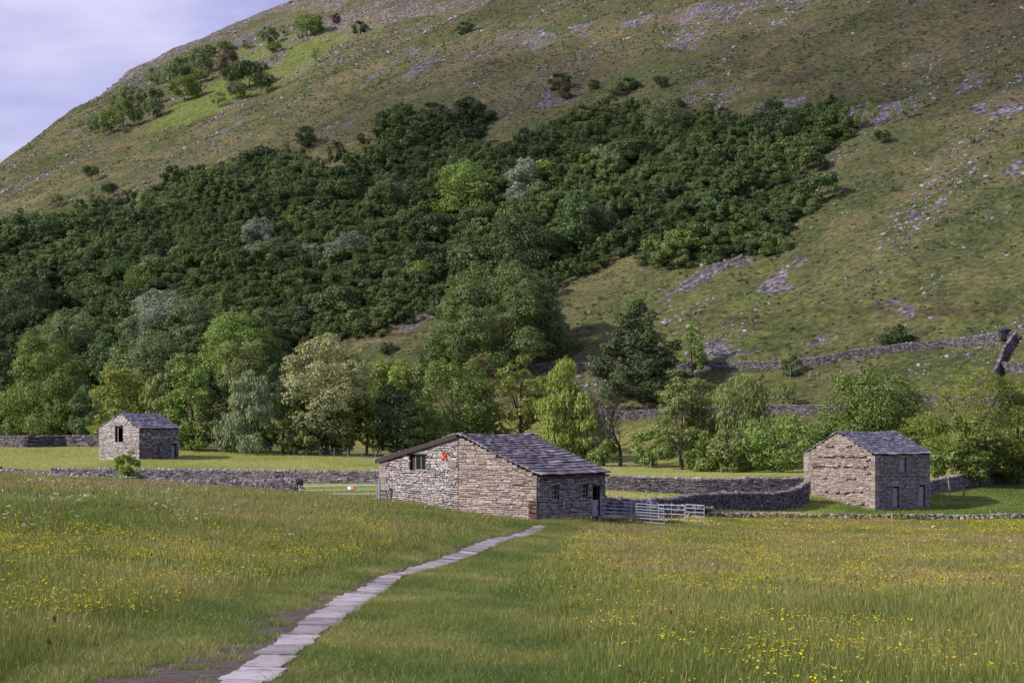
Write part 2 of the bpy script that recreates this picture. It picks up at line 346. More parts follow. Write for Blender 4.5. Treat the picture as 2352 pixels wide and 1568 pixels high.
def slate_mat(name, a, bcol, hi):
    m, t, b = mat(name, .72, .3); co = N(t, 'ShaderNodeTexCoord').outputs['Object']
    at_ = N(t, 'ShaderNodeAttribute', attribute_name='rnd'); r = ramp(t, [(0, a), (.6, tuple(v*1.2 for v in bcol)), (1, tuple(v*1.2 for v in hi))]); t.links.new(at_.outputs['Fac'], r.inputs['Fac'])
    n = noise(t, 3, 6, .7, co); r2 = ramp(t, [(.3, (.6, .6, .62)), (.7, (1.35, 1.3, 1.3))]); t.links.new(n.outputs['Fac'], r2.inputs['Fac'])
    c = mixn(t, 1, r.outputs[0], r2.outputs[0], 'MULTIPLY')
    n2 = noise(t, 7, 5, .7, co); r3 = ramp(t, [(.60, (0, 0, 0)), (.68, (.5, .5, .5))]); t.links.new(n2.outputs['Fac'], r3.inputs['Fac'])
    c = mixn(t, r3.outputs[0], c, (.38, .37, .36)); t.links.new(c, b.inputs['Base Color']); return m
M_SLATE = slate_mat('stone_slates', (.075, .064, .076), (.155, .138, .16), (.26, .24, .28))
M_SLATE2 = slate_mat('stone_slates_blue', (.08, .072, .095), (.155, .142, .18), (.27, .25, .31))

def stones(mb, mapf, s1, base, top, ops=(), ch=(.09, .17), ln=(.16, .5), dep=(.03, .075), seed=1, gap=.012, s0=0.0, rnd=lambda s, z, r: r.random(), stop=None, rect=.5):
    """courses of individual stones on the face s0..s1; top(s) gives the wall head, base(s) the foot"""
    R = random.Random(seed); sm = np.linspace(s0, s1, 41)
    zlo = min(base(x) for x in sm); zhi = max(top(x) for x in sm)
    z = zlo - R.random()*.1
    while z < zhi:
        h = R.uniform(*ch)
        if R.random() < .12: h *= 1.35
        s = s0 - R.random()*.08
        while s < s1:
            l = R.uniform(*ln)*(.7+.6*h/ch[1]); a = max(s, s0); e = min(s+l, s1); s += l
            if e-a < .05: continue
            mid = (a+e)/2; hh = h*R.uniform(.8, 1.02); zz = z + R.uniform(-.015, .015) + (.05 if rect < .9 else .015)*math.sin(mid*2.1+z*1.3+seed)
            if zz + hh < base(mid) or zz + hh*.55 > top(mid): continue
            z1 = min(zz+hh, top(mid)+.02)
            blocked = False
            for (oa, ob, oz0, oz1) in ops:
                if e > oa and a < ob and z1 > oz0 and zz < oz1:
                    if a < oa-.05 and e > oa: e = oa
                    elif e > ob+.05 and a < ob: a = ob
                    else: blocked = True
                    if zz < oz0 < z1 and oz0-zz > .04: z1 = oz0; blocked = False; 
                    elif zz < oz1 < z1 and z1-oz1 > .04: zz = oz1; blocked = False
            if blocked or e-a < .03 or z1-zz < .02: continue
            g = gap*R.uniform(.3, 1.4); d = R.uniform(*dep)
            if R.random() < .05: d *= 1.6
            rv = rnd(mid, zz, R); be = min(.025, (z1-zz)*.22)
            j = lambda q: R.uniform(-q, q)
            A, E, B, T = a+g, e-g, zz+g*.7, z1-g*.7
            bx = min((E-A)*.25, be*(1+R.random()*(1.8 if rect < .9 else .3)))
            q = .018 if rect < .9 else .005
            outer = [(A+j(q), B+j(q*.6)), (E+j(q), B+j(q*.6)), (E+j(q), T+j(q*.6)), (A+j(q), T+j(q*.6))]
            inner = [(A+bx, B+be), (E-bx*R.uniform(.5, 1.5), B+be), (E-bx, T-be), (A+bx*R.uniform(.5, 1.5), T-be)]
            vs = [mapf(x, y, -.05) for x, y in outer] + [mapf(x, y, d*.62) for x, y in outer] + [mapf(x+j(.01), y+j(.006), d+j(.012)) for x, y in inner]
            fs = []
            for k in range(4):
                k2 = (k+1) % 4; fs.append((k, k2, 4+k2, 4+k)); fs.append((4+k, 4+k2, 8+k2, 8+k))
            fs.append((8, 9, 10, 11)); mb.add(vs, fs, rv)
        z += h
        if stop and z > stop: break

def backing(mb, mapf, s1, z0, top, ops, depth, s0=0.0, brk=()):
    """solid wall plate with openings and reveals"""
    xs = sorted(set([s0, s1] + list(brk) + [o[0] for o in ops] + [o[1] for o in ops]))
    for a, e in zip(xs, xs[1:]):
        mid = (a+e)/2; cuts = sorted([(o[2], o[3]) for o in ops if o[0] < mid < o[1]]); z = z0
        segs = []
        for c0, c1 in cuts: segs.append((z, c0, False)); z = c1
        segs.append((z, None, True))
        for (b, t, last) in segs:
            ta, te = (top(a+1e-4), top(e-1e-4)) if last else (t, t)
            if not last and t-b < 1e-3: continue
            p = [(a, b), (e, b), (e, te), (a, ta)]
            vs = [mapf(x, y, 0) for x, y in p] + [mapf(x, y, -depth) for x, y in p]
            mb.add(vs, [(0, 1, 2, 3), (4, 7, 6, 5), (0, 4, 5, 1), (3, 2, 6, 7), (1, 5, 6, 2), (0, 3, 7, 4)], .4)

class Barn:
    def __init__(s, name, xc, d, zbase, theta, Lx, Mx, label, cat='barn'):
        s.C = at(xc, 990, d); s.C.z = zbase; s.th = theta; s.L = Lx; s.M = Mx
        s.a = Vector((-math.cos(theta), math.sin(theta), 0)); s.b = Vector((math.sin(theta), math.cos(theta), 0))
        s.na = Vector((-math.sin(theta), -math.cos(theta), 0)); s.nb = Vector((math.cos(theta), -math.sin(theta), 0))
        s.root = empty(name, s.C); tag(s.root, label, cat)
    def mapA(s, t, z, n): return s.a*t + s.na*n + Vector((0, 0, z))
    def mapB(s, t, z, n): return s.b*t + s.nb*n + Vector((0, 0, z))
    def mapA2(s, t, z, n): return s.b*s.M + s.a*t - s.na*n + Vector((0, 0, z))     # far gable
    def mapB2(s, t, z, n): return s.a*s.L + s.b*t - s.nb*n + Vector((0, 0, z))     # far side
    def tA(s, x):
        u = (x-HX)/F; return (s.C.x-u*s.C.y)/(math.cos(s.th)+u*math.sin(s.th))
    def tB(s, x):
        u = (x-HX)/F; return (u*s.C.y-s.C.x)/(math.sin(s.th)-u*math.cos(s.th))
    def zA(s, t, y): return (HY-y)/F*(s.C.y+s.a.y*t)-s.C.z
    def zB(s, t, y): return (HY-y)/F*(s.C.y+s.b.y*t)-s.C.z
    def rectA(s, x0, x1, y0, y1):      # x0 > x1 on screen right to left gives increasing t
        ta, tb = sorted((s.tA(x0), s.tA(x1))); m = (ta+tb)/2; return (ta, tb, s.zA(m, y1), s.zA(m, y0))
    def rectB(s, x0, x1, y0, y1):
        ta, tb = sorted((s.tB(x0), s.tB(x1))); m = (ta+tb)/2; return (ta, tb, s.zB(m, y1), s.zB(m, y0))
    def wall(s, fA, ops_A, topA, topB, ops_B, depth=.4, foot=-1.2, footA=lambda t: -1.0, footB=lambda t: -.6, matA=M_PALE, matB=M_SHADE, ridge=None, ch=(.09, .17), ln=(.16, .5), seed=1, rectA=.5, split=None, bottomtop=None):
        mb = MB(); w = depth
        backing(mb, s.mapA, s.L-w*0, foot, topA, ops_A, w, s0=0, brk=[ridge])
        backing(mb, s.mapB, s.M-w, foot, lambda t: topB-.01, ops_B, w, s0=w)
        backing(mb, s.mapA2, s.L, foot, topA, [], w, s0=0, brk=[ridge])
        backing(mb, s.mapB2, s.M-w, foot, lambda t: topA(s.L)-.01, [], w, s0=w)
        o = mb.build('wall', M_CORE, s.root); s.wallo = o
        return o
def face_stones(o, mb, mt):
    """merge a stone layer with its own material into the wall object o"""
    me = o.data; n0 = len(me.vertices)
    V = [tuple(v.co) for v in me.vertices]; Fc = [tuple(p.vertices) for p in me.polygons]; mi = [p.material_index for p in me.polygons]
    R0 = np.zeros(len(Fc), np.float32); me.attributes['rnd'].data.foreach_get('value', R0)
    new = bpy.data.meshes.new('wall'); new.from_pydata(V+mb.v, [], Fc+[tuple(i+n0 for i in f) for f in mb.f])
    for m_ in me.materials: new.materials.append(m_)
    new.materials.append(mt); k = len(new.materials)-1
    new.polygons.foreach_set('material_index', np.array(mi+[k]*len(mb.f), np.int32))
    a = new.attributes.new('rnd', 'FLOAT', 'FACE'); a.data.foreach_set('value', np.r_[R0, np.array(mb.r, np.float32)])
    new.update(); o.data = new
def roof(root, e0, e1, r0, r1, mt, n=12, seed=3, over=.12, sag=.08, wid=(.3, .65), thick=.05, name='roof', lift=0.0, grow=1.6):
    """stone slates in diminishing courses; e0,e1 eave ends, r0,r1 ridge ends (barn local)"""
    R = random.Random(seed); mb = MB(); e0, e1, r0, r1 = map(Vector, (e0, e1, r0, r1))
    up = (r0-e0); slope_len = up.length; nrm = (e1-e0).cross(up).normalized()
    if nrm.z < 0: nrm = -nrm
    ws = [grow-(grow-1)*i/(n-1) for i in range(n)]; tot = sum(ws); pos = [0]
    for x in ws: pos.append(pos[-1]+x/tot)
    def P(u, v, h):
        p = (e0+(e1-e0)*u)*(1-v) + (r0+(r1-r0)*u)*v
        s = -sag*math.sin(math.pi*min(max(u, 0), 1))*(v*.8+.3) - .05*math.sin(math.pi*v)+.018*math.sin(u*17+v*9)
        return p + Vector((0, 0, s)) + nrm*h
    W = (e1-e0).length
    for i in range(n):
        v0, v1 = pos[i], pos[i+1]; u = -R.random()*.03
        if i == 0: v0 -= over/slope_len
        ue = 1
        while u < ue:
            du = R.uniform(*wid)/W*(1.25-.5*i/n); a = max(u, 0); b_ = min(u+du, ue); u += du
            if b_-a < .004: continue
            t = thick*R.uniform(.7, 1.35); lap = (v1-v0)*.35; g = .003
            jv = R.uniform(-.05, .05)*(v1-v0); li = R.uniform(0, .012)+lift
            lo, hi = v0+jv, min(v1+lap, 1.0)
            vs = [P(a+g/W, lo, .08+li), P(b_-g/W, lo+R.uniform(-.03, .03)*(v1-v0), .08+li), P(b_-g/W, hi, li), P(a+g/W, hi, li)]
            tp = [v+nrm*(t+.0) for v in vs]
            mb.add(vs+tp, [(0, 1, 2, 3), (4, 7, 6, 5), (0, 4, 5, 1), (1, 5, 6, 2), (2, 6, 7, 3), (3, 7, 4, 0)], min(1, max(0, R.gauss(.5, .22))))
    o = mb.build(name, mt, root)
    return o, P
def ridge_stones(mb, p0, p1, n, R, sag=.08, w=.2):
    p0, p1 = Vector(p0), Vector(p1); d = (p1-p0); dn = d.normalized(); sd_ = dn.cross(Vector((0, 0, 1)))
    for i in range(n):
        a = p0+d*((i+.03)/n); e = p0+d*((i+.97)/n); k = -sag*math.sin(math.pi*(i+.5)/n); j = R.uniform(-.012, .012)
        vs = []
        for q in (a, e):
            for (o_, h) in ((-w, -.10), (0, .055), (w, -.10), (w, -.16), (0, -.03), (-w, -.16)):
                vs.append(q+sd_*o_+Vector((0, 0, h+k+j+.03)))
        fs = [(k_, (k_+1) % 6, 6+(k_+1) % 6, 6+k_) for k_ in range(6)] + [(0, 1, 4, 5), (1, 2, 3, 4), (11, 10, 7, 6), (10, 9, 8, 7)]
        mb.add(vs, fs, R.random())
def lintel(bn, mapf, o, mt=M_QUOIN, h=.14, ex=.16, name='lintel', parent=None, n=.07):
    mb = MB(); a, b_, z0, z1 = o
    vs = [mapf(x, z, d) for d in (-.30, n) for (x, z) in ((a-ex, z1+.002), (b_+ex, z1+.002), (b_+ex*.9, z1+h), (a-ex*.9, z1+h))]
    mb.add(vs, [(0, 1, 2, 3), (4, 7, 6, 5), (0, 4, 5, 1), (1, 5, 6, 2), (2, 6, 7, 3), (3, 7, 4, 0)], .5)
    return mb.build(name, mt, parent or bn.root)
def mbox(mb, mapf, s0, s1, z0, z1, d0, d1, r=.5):
    vs = [mapf(x, z, d) for d in (d0, d1) for (x, z) in ((s0, z0), (s1, z0), (s1, z1), (s0, z1))]
    mb.add(vs, [(0, 1, 2, 3), (4, 7, 6, 5), (0, 4, 5, 1), (1, 5, 6, 2), (2, 6, 7, 3), (3, 7, 4, 0)], r)
def window(bn, mapf, o, d=-.22, nv=2, nh=1, t=.045, fr=M_FRAME, name='window'):
    a, b_, z0, z1 = o; mb = MB()
    mbox(mb, mapf, a, a+t, z0, z1, d-.05, d); mbox(mb, mapf, b_-t, b_, z0, z1, d-.05, d)
    mbox(mb, mapf, a+t, b_-t, z0, z0+t*1.2, d-.055, d+.01); mbox(mb, mapf, a+t, b_-t, z1-t, z1, d-.05, d-.002)
    for i in range(1, nv): x = a+(b_-a)*i/nv; mbox(mb, mapf, x-t*.4, x+t*.4, z0+t*1.2, z1-t, d-.05, d-.006)
    for i in range(1, nh): z = z0+(z1-z0)*i/nh; mbox(mb, mapf, a+t, b_-t, z-t*.35, z+t*.35, d-.048, d-.01)
    w_ = empty(name, (0, 0, 0)); w_.parent = bn.root
    mb.build('frame', fr, w_); g = MB(); mbox(g, mapf, a+.01, b_-.01, z0+.01, z1-.01, d-.035, d-.028); g.build('pane', M_GLASS, w_)
    return w_
def boards(bn, mapf, o, d=-.2, nb=5, mt=M_GREYWOOD, name='door', handle=True, split=None):
    a, b_, z0, z1 = o; mb = MB(); R = random.Random(int(a*100)+7)
    for i in range(nb):
        x0 = a+(b_-a)*i/nb; x1 = a+(b_-a)*(i+1)/nb
        mbox(mb, mapf, x0+.004, x1-.004, z0, z1-R.random()*.02, d-.04, d+R.uniform(-.004, .004), R.random())
    for z in (z0+.25*(z1-z0), z0+.75*(z1-z0)): mbox(mb, mapf, a+.03, b_-.03, z-.05, z+.05, d+.004, d+.03)
    dr = mb.build(name, mt, bn.root)
    if handle:
        h = MB(); mbox(h, mapf, b_-.13, b_-.09, (z0+z1)/2-.08, (z0+z1)/2+.08, d+.005, d+.05); h.build('latch', M_PIPE, dr)
    return dr
def quoins(bn, m1, m2, ztop, z0, seed, mb, n1=.06, sz=(.24, .42)):
    """big dressed corner stones wrapping the near corner"""
    R = random.Random(seed); z = z0; k = 0
    while z < ztop-.15:
        h = R.uniform(*sz); h = min(h, ztop-z); la, lb = (R.uniform(.5, .7), R.uniform(.3, .35)) if k % 2 else (R.uniform(.3, .38), R.uniform(.4, .65))
        g = .01; r = R.random()
        mbox(mb, m1, -.055, la, z+g, z+h-g, -.05, n1, r)
        mbox(mb, m2, .0, lb, z+g+.001, z+h-g-.001, -.04, n1-.003, r)
        z += h; k += 1

# ---------------- big barn beside the path
TH = math.radians(33)
B1 = Barn('stone_barn', 1235, 94, -4.95, TH, 10.87, 7.45, 'large lopsided stone barn with a red X on its gable beside the path')
B1.L = B1.tA(874); B1.M = B1.tB(1390)
tr = B1.tA(1053.5); zr = B1.zA(tr, 1001); zeR = B1.zA(0, 1093); zeL = B1.zA(B1.L, 1057)
topA = lambda t: (zeR+(zr-zeR)*t/tr if t < tr else zr+(zeL-zr)*(t-tr)/(B1.L-tr))
opA = [B1.rectA(978, 942, 1042, 1080)]
opB = [B1.rectB(1265.5, 1283.5, 1113, 1148.5), B1.rectB(1330, 1349, 1110, 1145.5), B1.rectB(1360.5, 1377.5, 1115, 1197)]
opB[2] = (opB[2][0], opB[2][1], -.05, opB[2][3])
wo_ = B1.wall(None, opA, topA, zeR, opB, ridge=tr)
def r1(s, z, R):
    v = R.betavariate(3.0, 2.2)
    return v
tj = tr+.02                                   # the straight joint under the ridge
hg = [B1.C.z]
footA1 = lambda t: hat(*(B1.C+B1.a*t)[:2])-B1.C.z-.25
m_ = MB(); stones(m_, B1.mapA, B1.L, footA1, topA, opA, ch=(.07, .15), ln=(.11, .32), seed=5, s0=tj, rnd=r1, gap=.016); face_stones(wo_, m_, M_PALE)
m_ = MB(); stones(m_, B1.mapA, tj-.015, footA1, topA, [(-.2, .5, -.6, 1.05)], ch=(.075, .16), ln=(.15, .45), seed=8, s0=.02, rnd=r1, gap=.009, dep=(.03, .055), rect=.95); face_stones(wo_, m_, M_BUFF)
m_ = MB(); stones(m_, B1.mapA, .6, lambda s: -.6, lambda s: 1.05, [], ch=(.16, .28), ln=(.3, .6), seed=9, s0=-.04, gap=.01, dep=(.04, .06), rect=.95); face_stones(wo_, m_, M_RUST)
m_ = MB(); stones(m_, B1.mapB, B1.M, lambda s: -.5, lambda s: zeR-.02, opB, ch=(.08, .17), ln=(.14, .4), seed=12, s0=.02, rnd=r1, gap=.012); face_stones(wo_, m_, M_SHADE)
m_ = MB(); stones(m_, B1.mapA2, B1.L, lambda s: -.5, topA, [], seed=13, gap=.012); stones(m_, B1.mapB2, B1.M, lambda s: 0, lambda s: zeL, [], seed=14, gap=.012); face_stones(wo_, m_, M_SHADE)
m_ = MB(); R = random.Random(4)
z = .1
while z < zeL-.1:                             # big corner blocks at the far left
    h = R.uniform(.22, .4); mbox(m_, B1.mapA, B1.L-R.uniform(.4, .75), B1.L+.03, z+.01, z+h-.01, -.05, .085, R.random()); z += h
for t0, t1, z0, z1 in ((tj+.1, tj+.65, 2.9, 3.25), (.9, 1.6, 2.0, 2.14), (2.6, 3.7, 1.9, 2.02)): mbox(m_, B1.mapA, t0, t1, z0, z1, -.05, .1, R.random())
face_stones(wo_, m_, M_QUOIN)
lo = Vector((0, 0, .06))
M_ = B1.M+.12; ov = -.10
eR0 = B1.mapA(-.16, zeR-.02, -ov); eR1 = eR0+B1.b*(M_-ov)
rR0 = B1.mapA(tr, zr+.06, -ov); rR1 = rR0+B1.b*(M_-ov)
rf, _ = roof(B1.root, eR0, eR1, rR0, rR1, M_SLATE, n=17, seed=3, wid=(.28, .65), thick=.06, lift=.05, sag=.10)
eL0 = B1.mapA(B1.L+.22, zeL-.02, -ov); eL1 = eL0+B1.b*(M_-ov)
rf2, _ = roof(B1.root, eL0, eL1, rR0, rR1, M_SLATE, n=13, seed=4, wid=(.35, .8), lift=.05, sag=.10, name='roof')
m_ = MB(); ridge_stones(m_, rR0+lo, rR1+lo, 13, random.Random(2), sag=.13); m_.build('ridge', M_SLATE, rf)
m_ = MB()                                     # brown barge board on the left slope
p0 = B1.mapA(tr+.05, zr+.05, .16); p1 = B1.mapA(B1.L+.26, zeL-.02, .16); n_ = B1.na*.04; dn = Vector((0, 0, -.19))
vs = [p0+lo*1.6, p1+lo*1.6, p1+dn*.9, p0+dn*.9]; vs = vs+[v+n_ for v in vs]
m_.add(vs, [(0, 1, 2, 3), (4, 7, 6, 5), (0, 4, 5, 1), (1, 5, 6, 2), (2, 6, 7, 3), (3, 7, 4, 0)]); m_.build('barge_board', M_BROWNWOOD, B1.root)
m_ = MB(); q0 = B1.mapB(-.12, zeR-.10, .20); q1 = B1.mapB(B1.M+.1, zeR-.10, .20); m_.tube([q0, q1], .055, 7); gt = m_.build('gutter', M_PIPE, B1.root)
m_ = MB(); m_.tube([q0+B1.b*.1, q0+B1.b*.1-B1.nb*.14+B1.na*.13+Vector((0, 0, -.25)), B1.mapA(-.02, .0, .13)], .042, 7); m_.build('drainpipe', M_PIPE, B1.root)
ow = opA[0]; wx = (ow[0]+.03, B1.tA(951), ow[2]+.02, ow[3]-.04)
wn = window(B1, B1.mapA, wx, d=-.14, nv=2, t=.032); lintel(B1, B1.mapA, ow, h=.13, ex=.22, parent=wn)
m_ = MB(); mbox(m_, B1.mapA, ow[0]-.02, ow[1], ow[2]-.05, ow[2]+.01, -.3, .07); m_.build('sill', M_QUOIN, wn)
m_ = MB(); mbox(m_, B1.mapA, wx[1]+.002, ow[1]-.01, ow[2]+.02, ow[3], -.3, -.14); m_.build('jamb_board', M_BROWNWOOD, wn)
for o_ in opB[:2]:
    w2 = (o_[0]+.0, o_[1]-.002, o_[2]+.02, o_[3]-.02); wn = window(B1, B1.mapB, w2, d=-.10, nv=2, nh=3, t=.04)
    lintel(B1, B1.mapB, o_, h=.10, ex=.18, parent=wn); m_ = MB(); mbox(m_, B1.mapB, o_[0]-.05, o_[1]+.05, o_[2]-.06, o_[2]+.012, -.3, .08); m_.build('sill', M_QUOIN, wn)
o_ = opB[2]; zs = B1.zB(o_[0], 1148)
dr = boards(B1, B1.mapB, (o_[0]+.0, o_[1]-.0, .0, zs), d=-.1, nb=4); tag(dr, 'grey lower half of the barn door')
m_ = MB(); mbox(m_, B1.mapB, o_[0], o_[0]+.06, zs, o_[3], -.22, -.12); mbox(m_, B1.mapB, o_[1]-.06, o_[1], zs, o_[3], -.22, -.12); mbox(m_, B1.mapB, o_[0]+.06, o_[1]-.06, o_[3]-.07, o_[3]-.002, -.22, -.12); m_.build('door_frame', M_BROWNWOOD, B1.root)
lintel(B1, B1.mapB, o_, h=.12, ex=.12, mt=M_BROWNWOOD)
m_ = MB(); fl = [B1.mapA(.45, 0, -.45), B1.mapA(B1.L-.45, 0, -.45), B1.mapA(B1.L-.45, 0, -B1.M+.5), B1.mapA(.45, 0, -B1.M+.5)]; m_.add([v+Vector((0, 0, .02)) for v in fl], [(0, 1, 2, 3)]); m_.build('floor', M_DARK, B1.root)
m_ = MB(); cX = B1.tA(1021.8); zX = B1.zA(cX, 1048)
for sgn in (1, -1):
    for k, (l0, l1) in enumerate(((-.24, 0), (0, .24))):
        a1 = math.radians(50)*sgn; dx, dz = math.cos(a1), math.sin(a1); w_ = .05
        vs = []
        for dd in (.08, .115+.004*sgn):
            for (q, ww) in ((l0, -1), (l1, -1), (l1, 1), (l0, 1)):
                ww *= w_*(1.25 if abs(q) > .1 else .8); vs.append(B1.mapA(cX+q*dx-ww*dz, zX+q*dz+ww*dx, dd))
        m_.add(vs, [(0, 1, 2, 3), (4, 7, 6, 5), (0, 4, 5, 1), (1, 5, 6, 2), (2, 6, 7, 3), (3, 7, 4, 0)])
tag(m_.build('wall_tie', M_RED, B1.root), 'red X-shaped wall plate')
# flagstone at the barn door
M_FLAG, t, b = mat('flagstone', .8, .25); co = N(t, 'ShaderNodeNewGeometry').outputs['Position']
a_ = N(t, 'ShaderNodeAttribute', attribute_name='rnd'); r_ = ramp(t, [(0, (.25, .225, .235)), (1, (.47, .425, .44))]); t.links.new(a_.outputs['Fac'], r_.inputs['Fac'])
n_a = noise(t, 2.2, 7, .7, co); r2_ = ramp(t, [(.30, (.42, .38, .36)), (.48, (.92, .9, .9)), (.7, (1.08, 1.08, 1.08))]); t.links.new(n_a.outputs['Fac'], r2_.inputs['Fac'])
t.links.new(mixn(t, 1, r_.outputs[0], r2_.outputs[0], 'MULTIPLY'), b.inputs['Base Color'])
bp = N(t, 'ShaderNodeBump'); bp.inputs['Strength'].default_value = .3; bp.inputs['Distance'].default_value = .02; t.links.new(n_a.outputs['Fac'], bp.inputs['Height']); t.links.new(bp.outputs[0], b.inputs['Normal'])

# ---------------- two-storey barn on the right
B2 = Barn('stone_barn', 2009.5, 150, -7.15, math.radians(47), 7.7, 8.6, 'tall two storey stone barn on the right with three grey shutters and doors')
B2.L = B2.tA(1847.7); B2.M = B2.tB(2136)
tr = B2.tA(1926); zr = B2.zA(tr, 993); zeR = B2.zA(0, 1044); zeL = B2.zA(B2.L, 1044.5)
topA = (lambda tr, zr, zeR, zeL, L_: lambda t: (zeR+(zr-zeR)*t/tr if t < tr else zr+(zeL-zr)*(t-tr)/(L_-tr)))(tr, zr, zeR, zeL, B2.L)
X2 = lambda z: 1800.8+z*.2344; Y2_ = lambda z: 955.5+z*.2344
opB = [B2.rectB(X2(1130), X2(1195), Y2_(405), Y2_(550)), B2.rectB(X2(1065), X2(1125), Y2_(687), Y2_(890)), B2.rectB(X2(1320), X2(1381), Y2_(672), Y2_(878))]
wo_ = B2.wall(None, [], topA, zeR, opB, ridge=tr)
m_ = MB(); stones(m_, B2.mapA, B2.L, lambda s: -.7, topA, [(-.3, .3, -2, 9)], ch=(.08, .15), ln=(.16, .45), seed=25, s0=.02, rnd=r1, gap=.012, rect=.95, dep=(.025, .06)); face_stones(wo_, m_, M_BUFF)
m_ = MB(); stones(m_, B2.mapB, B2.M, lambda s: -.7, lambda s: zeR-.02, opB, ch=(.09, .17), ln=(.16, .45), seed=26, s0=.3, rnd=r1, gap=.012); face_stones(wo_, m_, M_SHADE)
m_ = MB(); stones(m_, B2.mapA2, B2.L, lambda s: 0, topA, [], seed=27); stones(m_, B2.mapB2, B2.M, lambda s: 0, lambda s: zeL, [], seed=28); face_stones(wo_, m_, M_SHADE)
m_ = MB(); quoins(B2, B2.mapA, B2.mapB, zeR-.1, -.4, 31, m_); R = random.Random(6)
z = 0
while z < zeL-.1:
    h = R.uniform(.22, .45); mbox(m_, B2.mapA, B2.L-R.uniform(.35, .75), B2.L+.03, z+.01, z+h-.01, -.05, .075, R.random()); z += h
face_stones(wo_, m_, M_QUOIN)
m_ = MB()                                     # rows of projecting through stones
for (zz, xa, xb) in ((290, 400, 480), (290, 600, 660), (382, 330, 520), (388, 535, 800), (425, 775, 840), (482, 280, 545), (488, 580, 820), (555, 790, 850), (600, 380, 410), (605, 610, 700), (728, 395, 430), (735, 500, 540), (735, 590, 690), (735, 740, 770), (855, 440, 520), (855, 600, 640), (855, 720, 780)):
    x = xa
    while x < xb:
        dx = R.uniform(24, 60); ta, tb = B2.tA(X2(x)), B2.tA(X2(min(x+dx, xb+10))); z = B2.zA(ta, Y2_(zz+R.uniform(-5, 5)))
        mbox(m_, B2.mapA, tb+.02, ta-.02, z-.05, z+R.uniform(.03, .07), 0, R.uniform(.2, .32), R.random()); x += dx
for (zz, xa, xb) in ((575, 900, 1120), (578, 1190, 1400)):
    x = xa
    while x < xb:
        dx = R.uniform(30, 60); ta, tb = B2.tB(X2(x)), B2.tB(X2(min(x+dx, xb))); z = B2.zB(ta, Y2_(zz)); mbox(m_, B2.mapB, ta+.02, tb-.02, z-.05, z+.05, 0, R.uniform(.1, .2), R.random()); x += dx
face_stones(wo_, m_, M_BUFF)
M2 = B2.M+.14; ov = -.12
eR0 = B2.mapA(-.14, zeR-.01, -ov); eR1 = eR0+B2.b*(M2-ov); rR0 = B2.mapA(tr, zr+.06, -ov); rR1 = rR0+B2.b*(M2-ov)
rf, _ = roof(B2.root, eR0, eR1, rR0, rR1, M_SLATE2, n=12, seed=5, wid=(.3, .7), lift=.04, sag=.12)
eL0 = B2.mapA(B2.L+.14, zeL-.01, -ov); eL1 = eL0+B2.b*(M2-ov); roof(B2.root, eL0, eL1, rR0, rR1, M_SLATE2, n=11, seed=6, lift=.04, sag=.12)
m_ = MB(); ridge_stones(m_, rR0+lo, rR1+lo, 15, random.Random(3), sag=.14); m_.build('ridge', M_SLATE2, rf)
for i, o_ in enumerate(opB):
    split = o_[0]+(o_[1]-o_[0])*.99
    dr = boards(B2, B2.mapB, (o_[0], split, o_[2], o_[3]-(.15 if i else .0)), d=-.13, nb=3, name='shutter' if i == 0 else 'door')
    mm = MB(); mbox(mm, B2.mapB, o_[0]-.2, o_[0]-.0, o_[2], o_[3]-.02, -.05, .07, .3); mm.build('jamb', M_QUOIN, B2.root); mm = MB(); mbox(mm, B2.mapB, o_[1]+.0, o_[1]+.2, o_[2], o_[3]-.02, -.05, .07, .3); mm.build('jamb', M_QUOIN, B2.root)
    lintel(B2, B2.mapB, o_, h=.22, ex=.2)
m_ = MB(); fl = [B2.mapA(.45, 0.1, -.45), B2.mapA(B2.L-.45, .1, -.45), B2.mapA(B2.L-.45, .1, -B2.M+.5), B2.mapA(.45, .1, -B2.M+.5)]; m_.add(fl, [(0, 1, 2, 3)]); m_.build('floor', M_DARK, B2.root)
o_ = opB[2]; m_ = MB(); mbox(m_, B2.mapB, o_[0]+.02, o_[1]-.25, .95, 1.1, -.22, -.2); m_.build('patch_board', flat('pale_board', (.5, .38, .2), .8), B2.root)

# ---------------- small barn on the left
B3 = Barn('stone_barn', 320.3, 212, -3.62, math.radians(33), 7.0, 6.9, 'small stone barn alone in the left field with a black gable opening')
B3.L = B3.tA(228); B3.M = B3.tB(410)
tr = B3.tA(275); zr = B3.zA(tr, 951.5); zeR = B3.zA(0, 983.5); zeL = B3.zA(B3.L, 982.5)
topA = (lambda tr, zr, zeR, zeL, L_: lambda t: (zeR+(zr-zeR)*t/tr if t < tr else zr+(zeL-zr)*(t-tr)/(L_-tr)))(tr, zr, zeR, zeL, B3.L)
X3 = lambda z: (z/9.408+220)*.91875; Y3 = lambda z: (z/9.408+1020)*.91875
opA = [B3.rectA(X3(825), X3(645), Y3(415), Y3(800))]
opB = [B3.rectB(X3(1700), X3(1785), Y3(865), Y3(995)), B3.rectB(X3(1962), X3(2062), Y3(850), Y3(1180))]
wo_ = B3.wall(None, opA, topA, zeR, opB, ridge=tr)
m_ = MB(); stones(m_, B3.mapA, B3.L, lambda s: -.6, topA, opA, ch=(.1, .19), ln=(.2, .55), seed=35, s0=.0, rnd=r1, gap=.018, dep=(.03, .09)); face_stones(wo_, m_, M_PALE)
m_ = MB(); stones(m_, B3.mapB, B3.M, lambda s: -.6, lambda s: zeR-.02, opB, ch=(.1, .19), ln=(.2, .5), seed=36, s0=.02, rnd=lambda s, z, r: (1.0 if (r.random() < .16 and 1.6 < z < 3.4) else r.random()*.75), gap=.012); face_stones(wo_, m_, M_WALL)
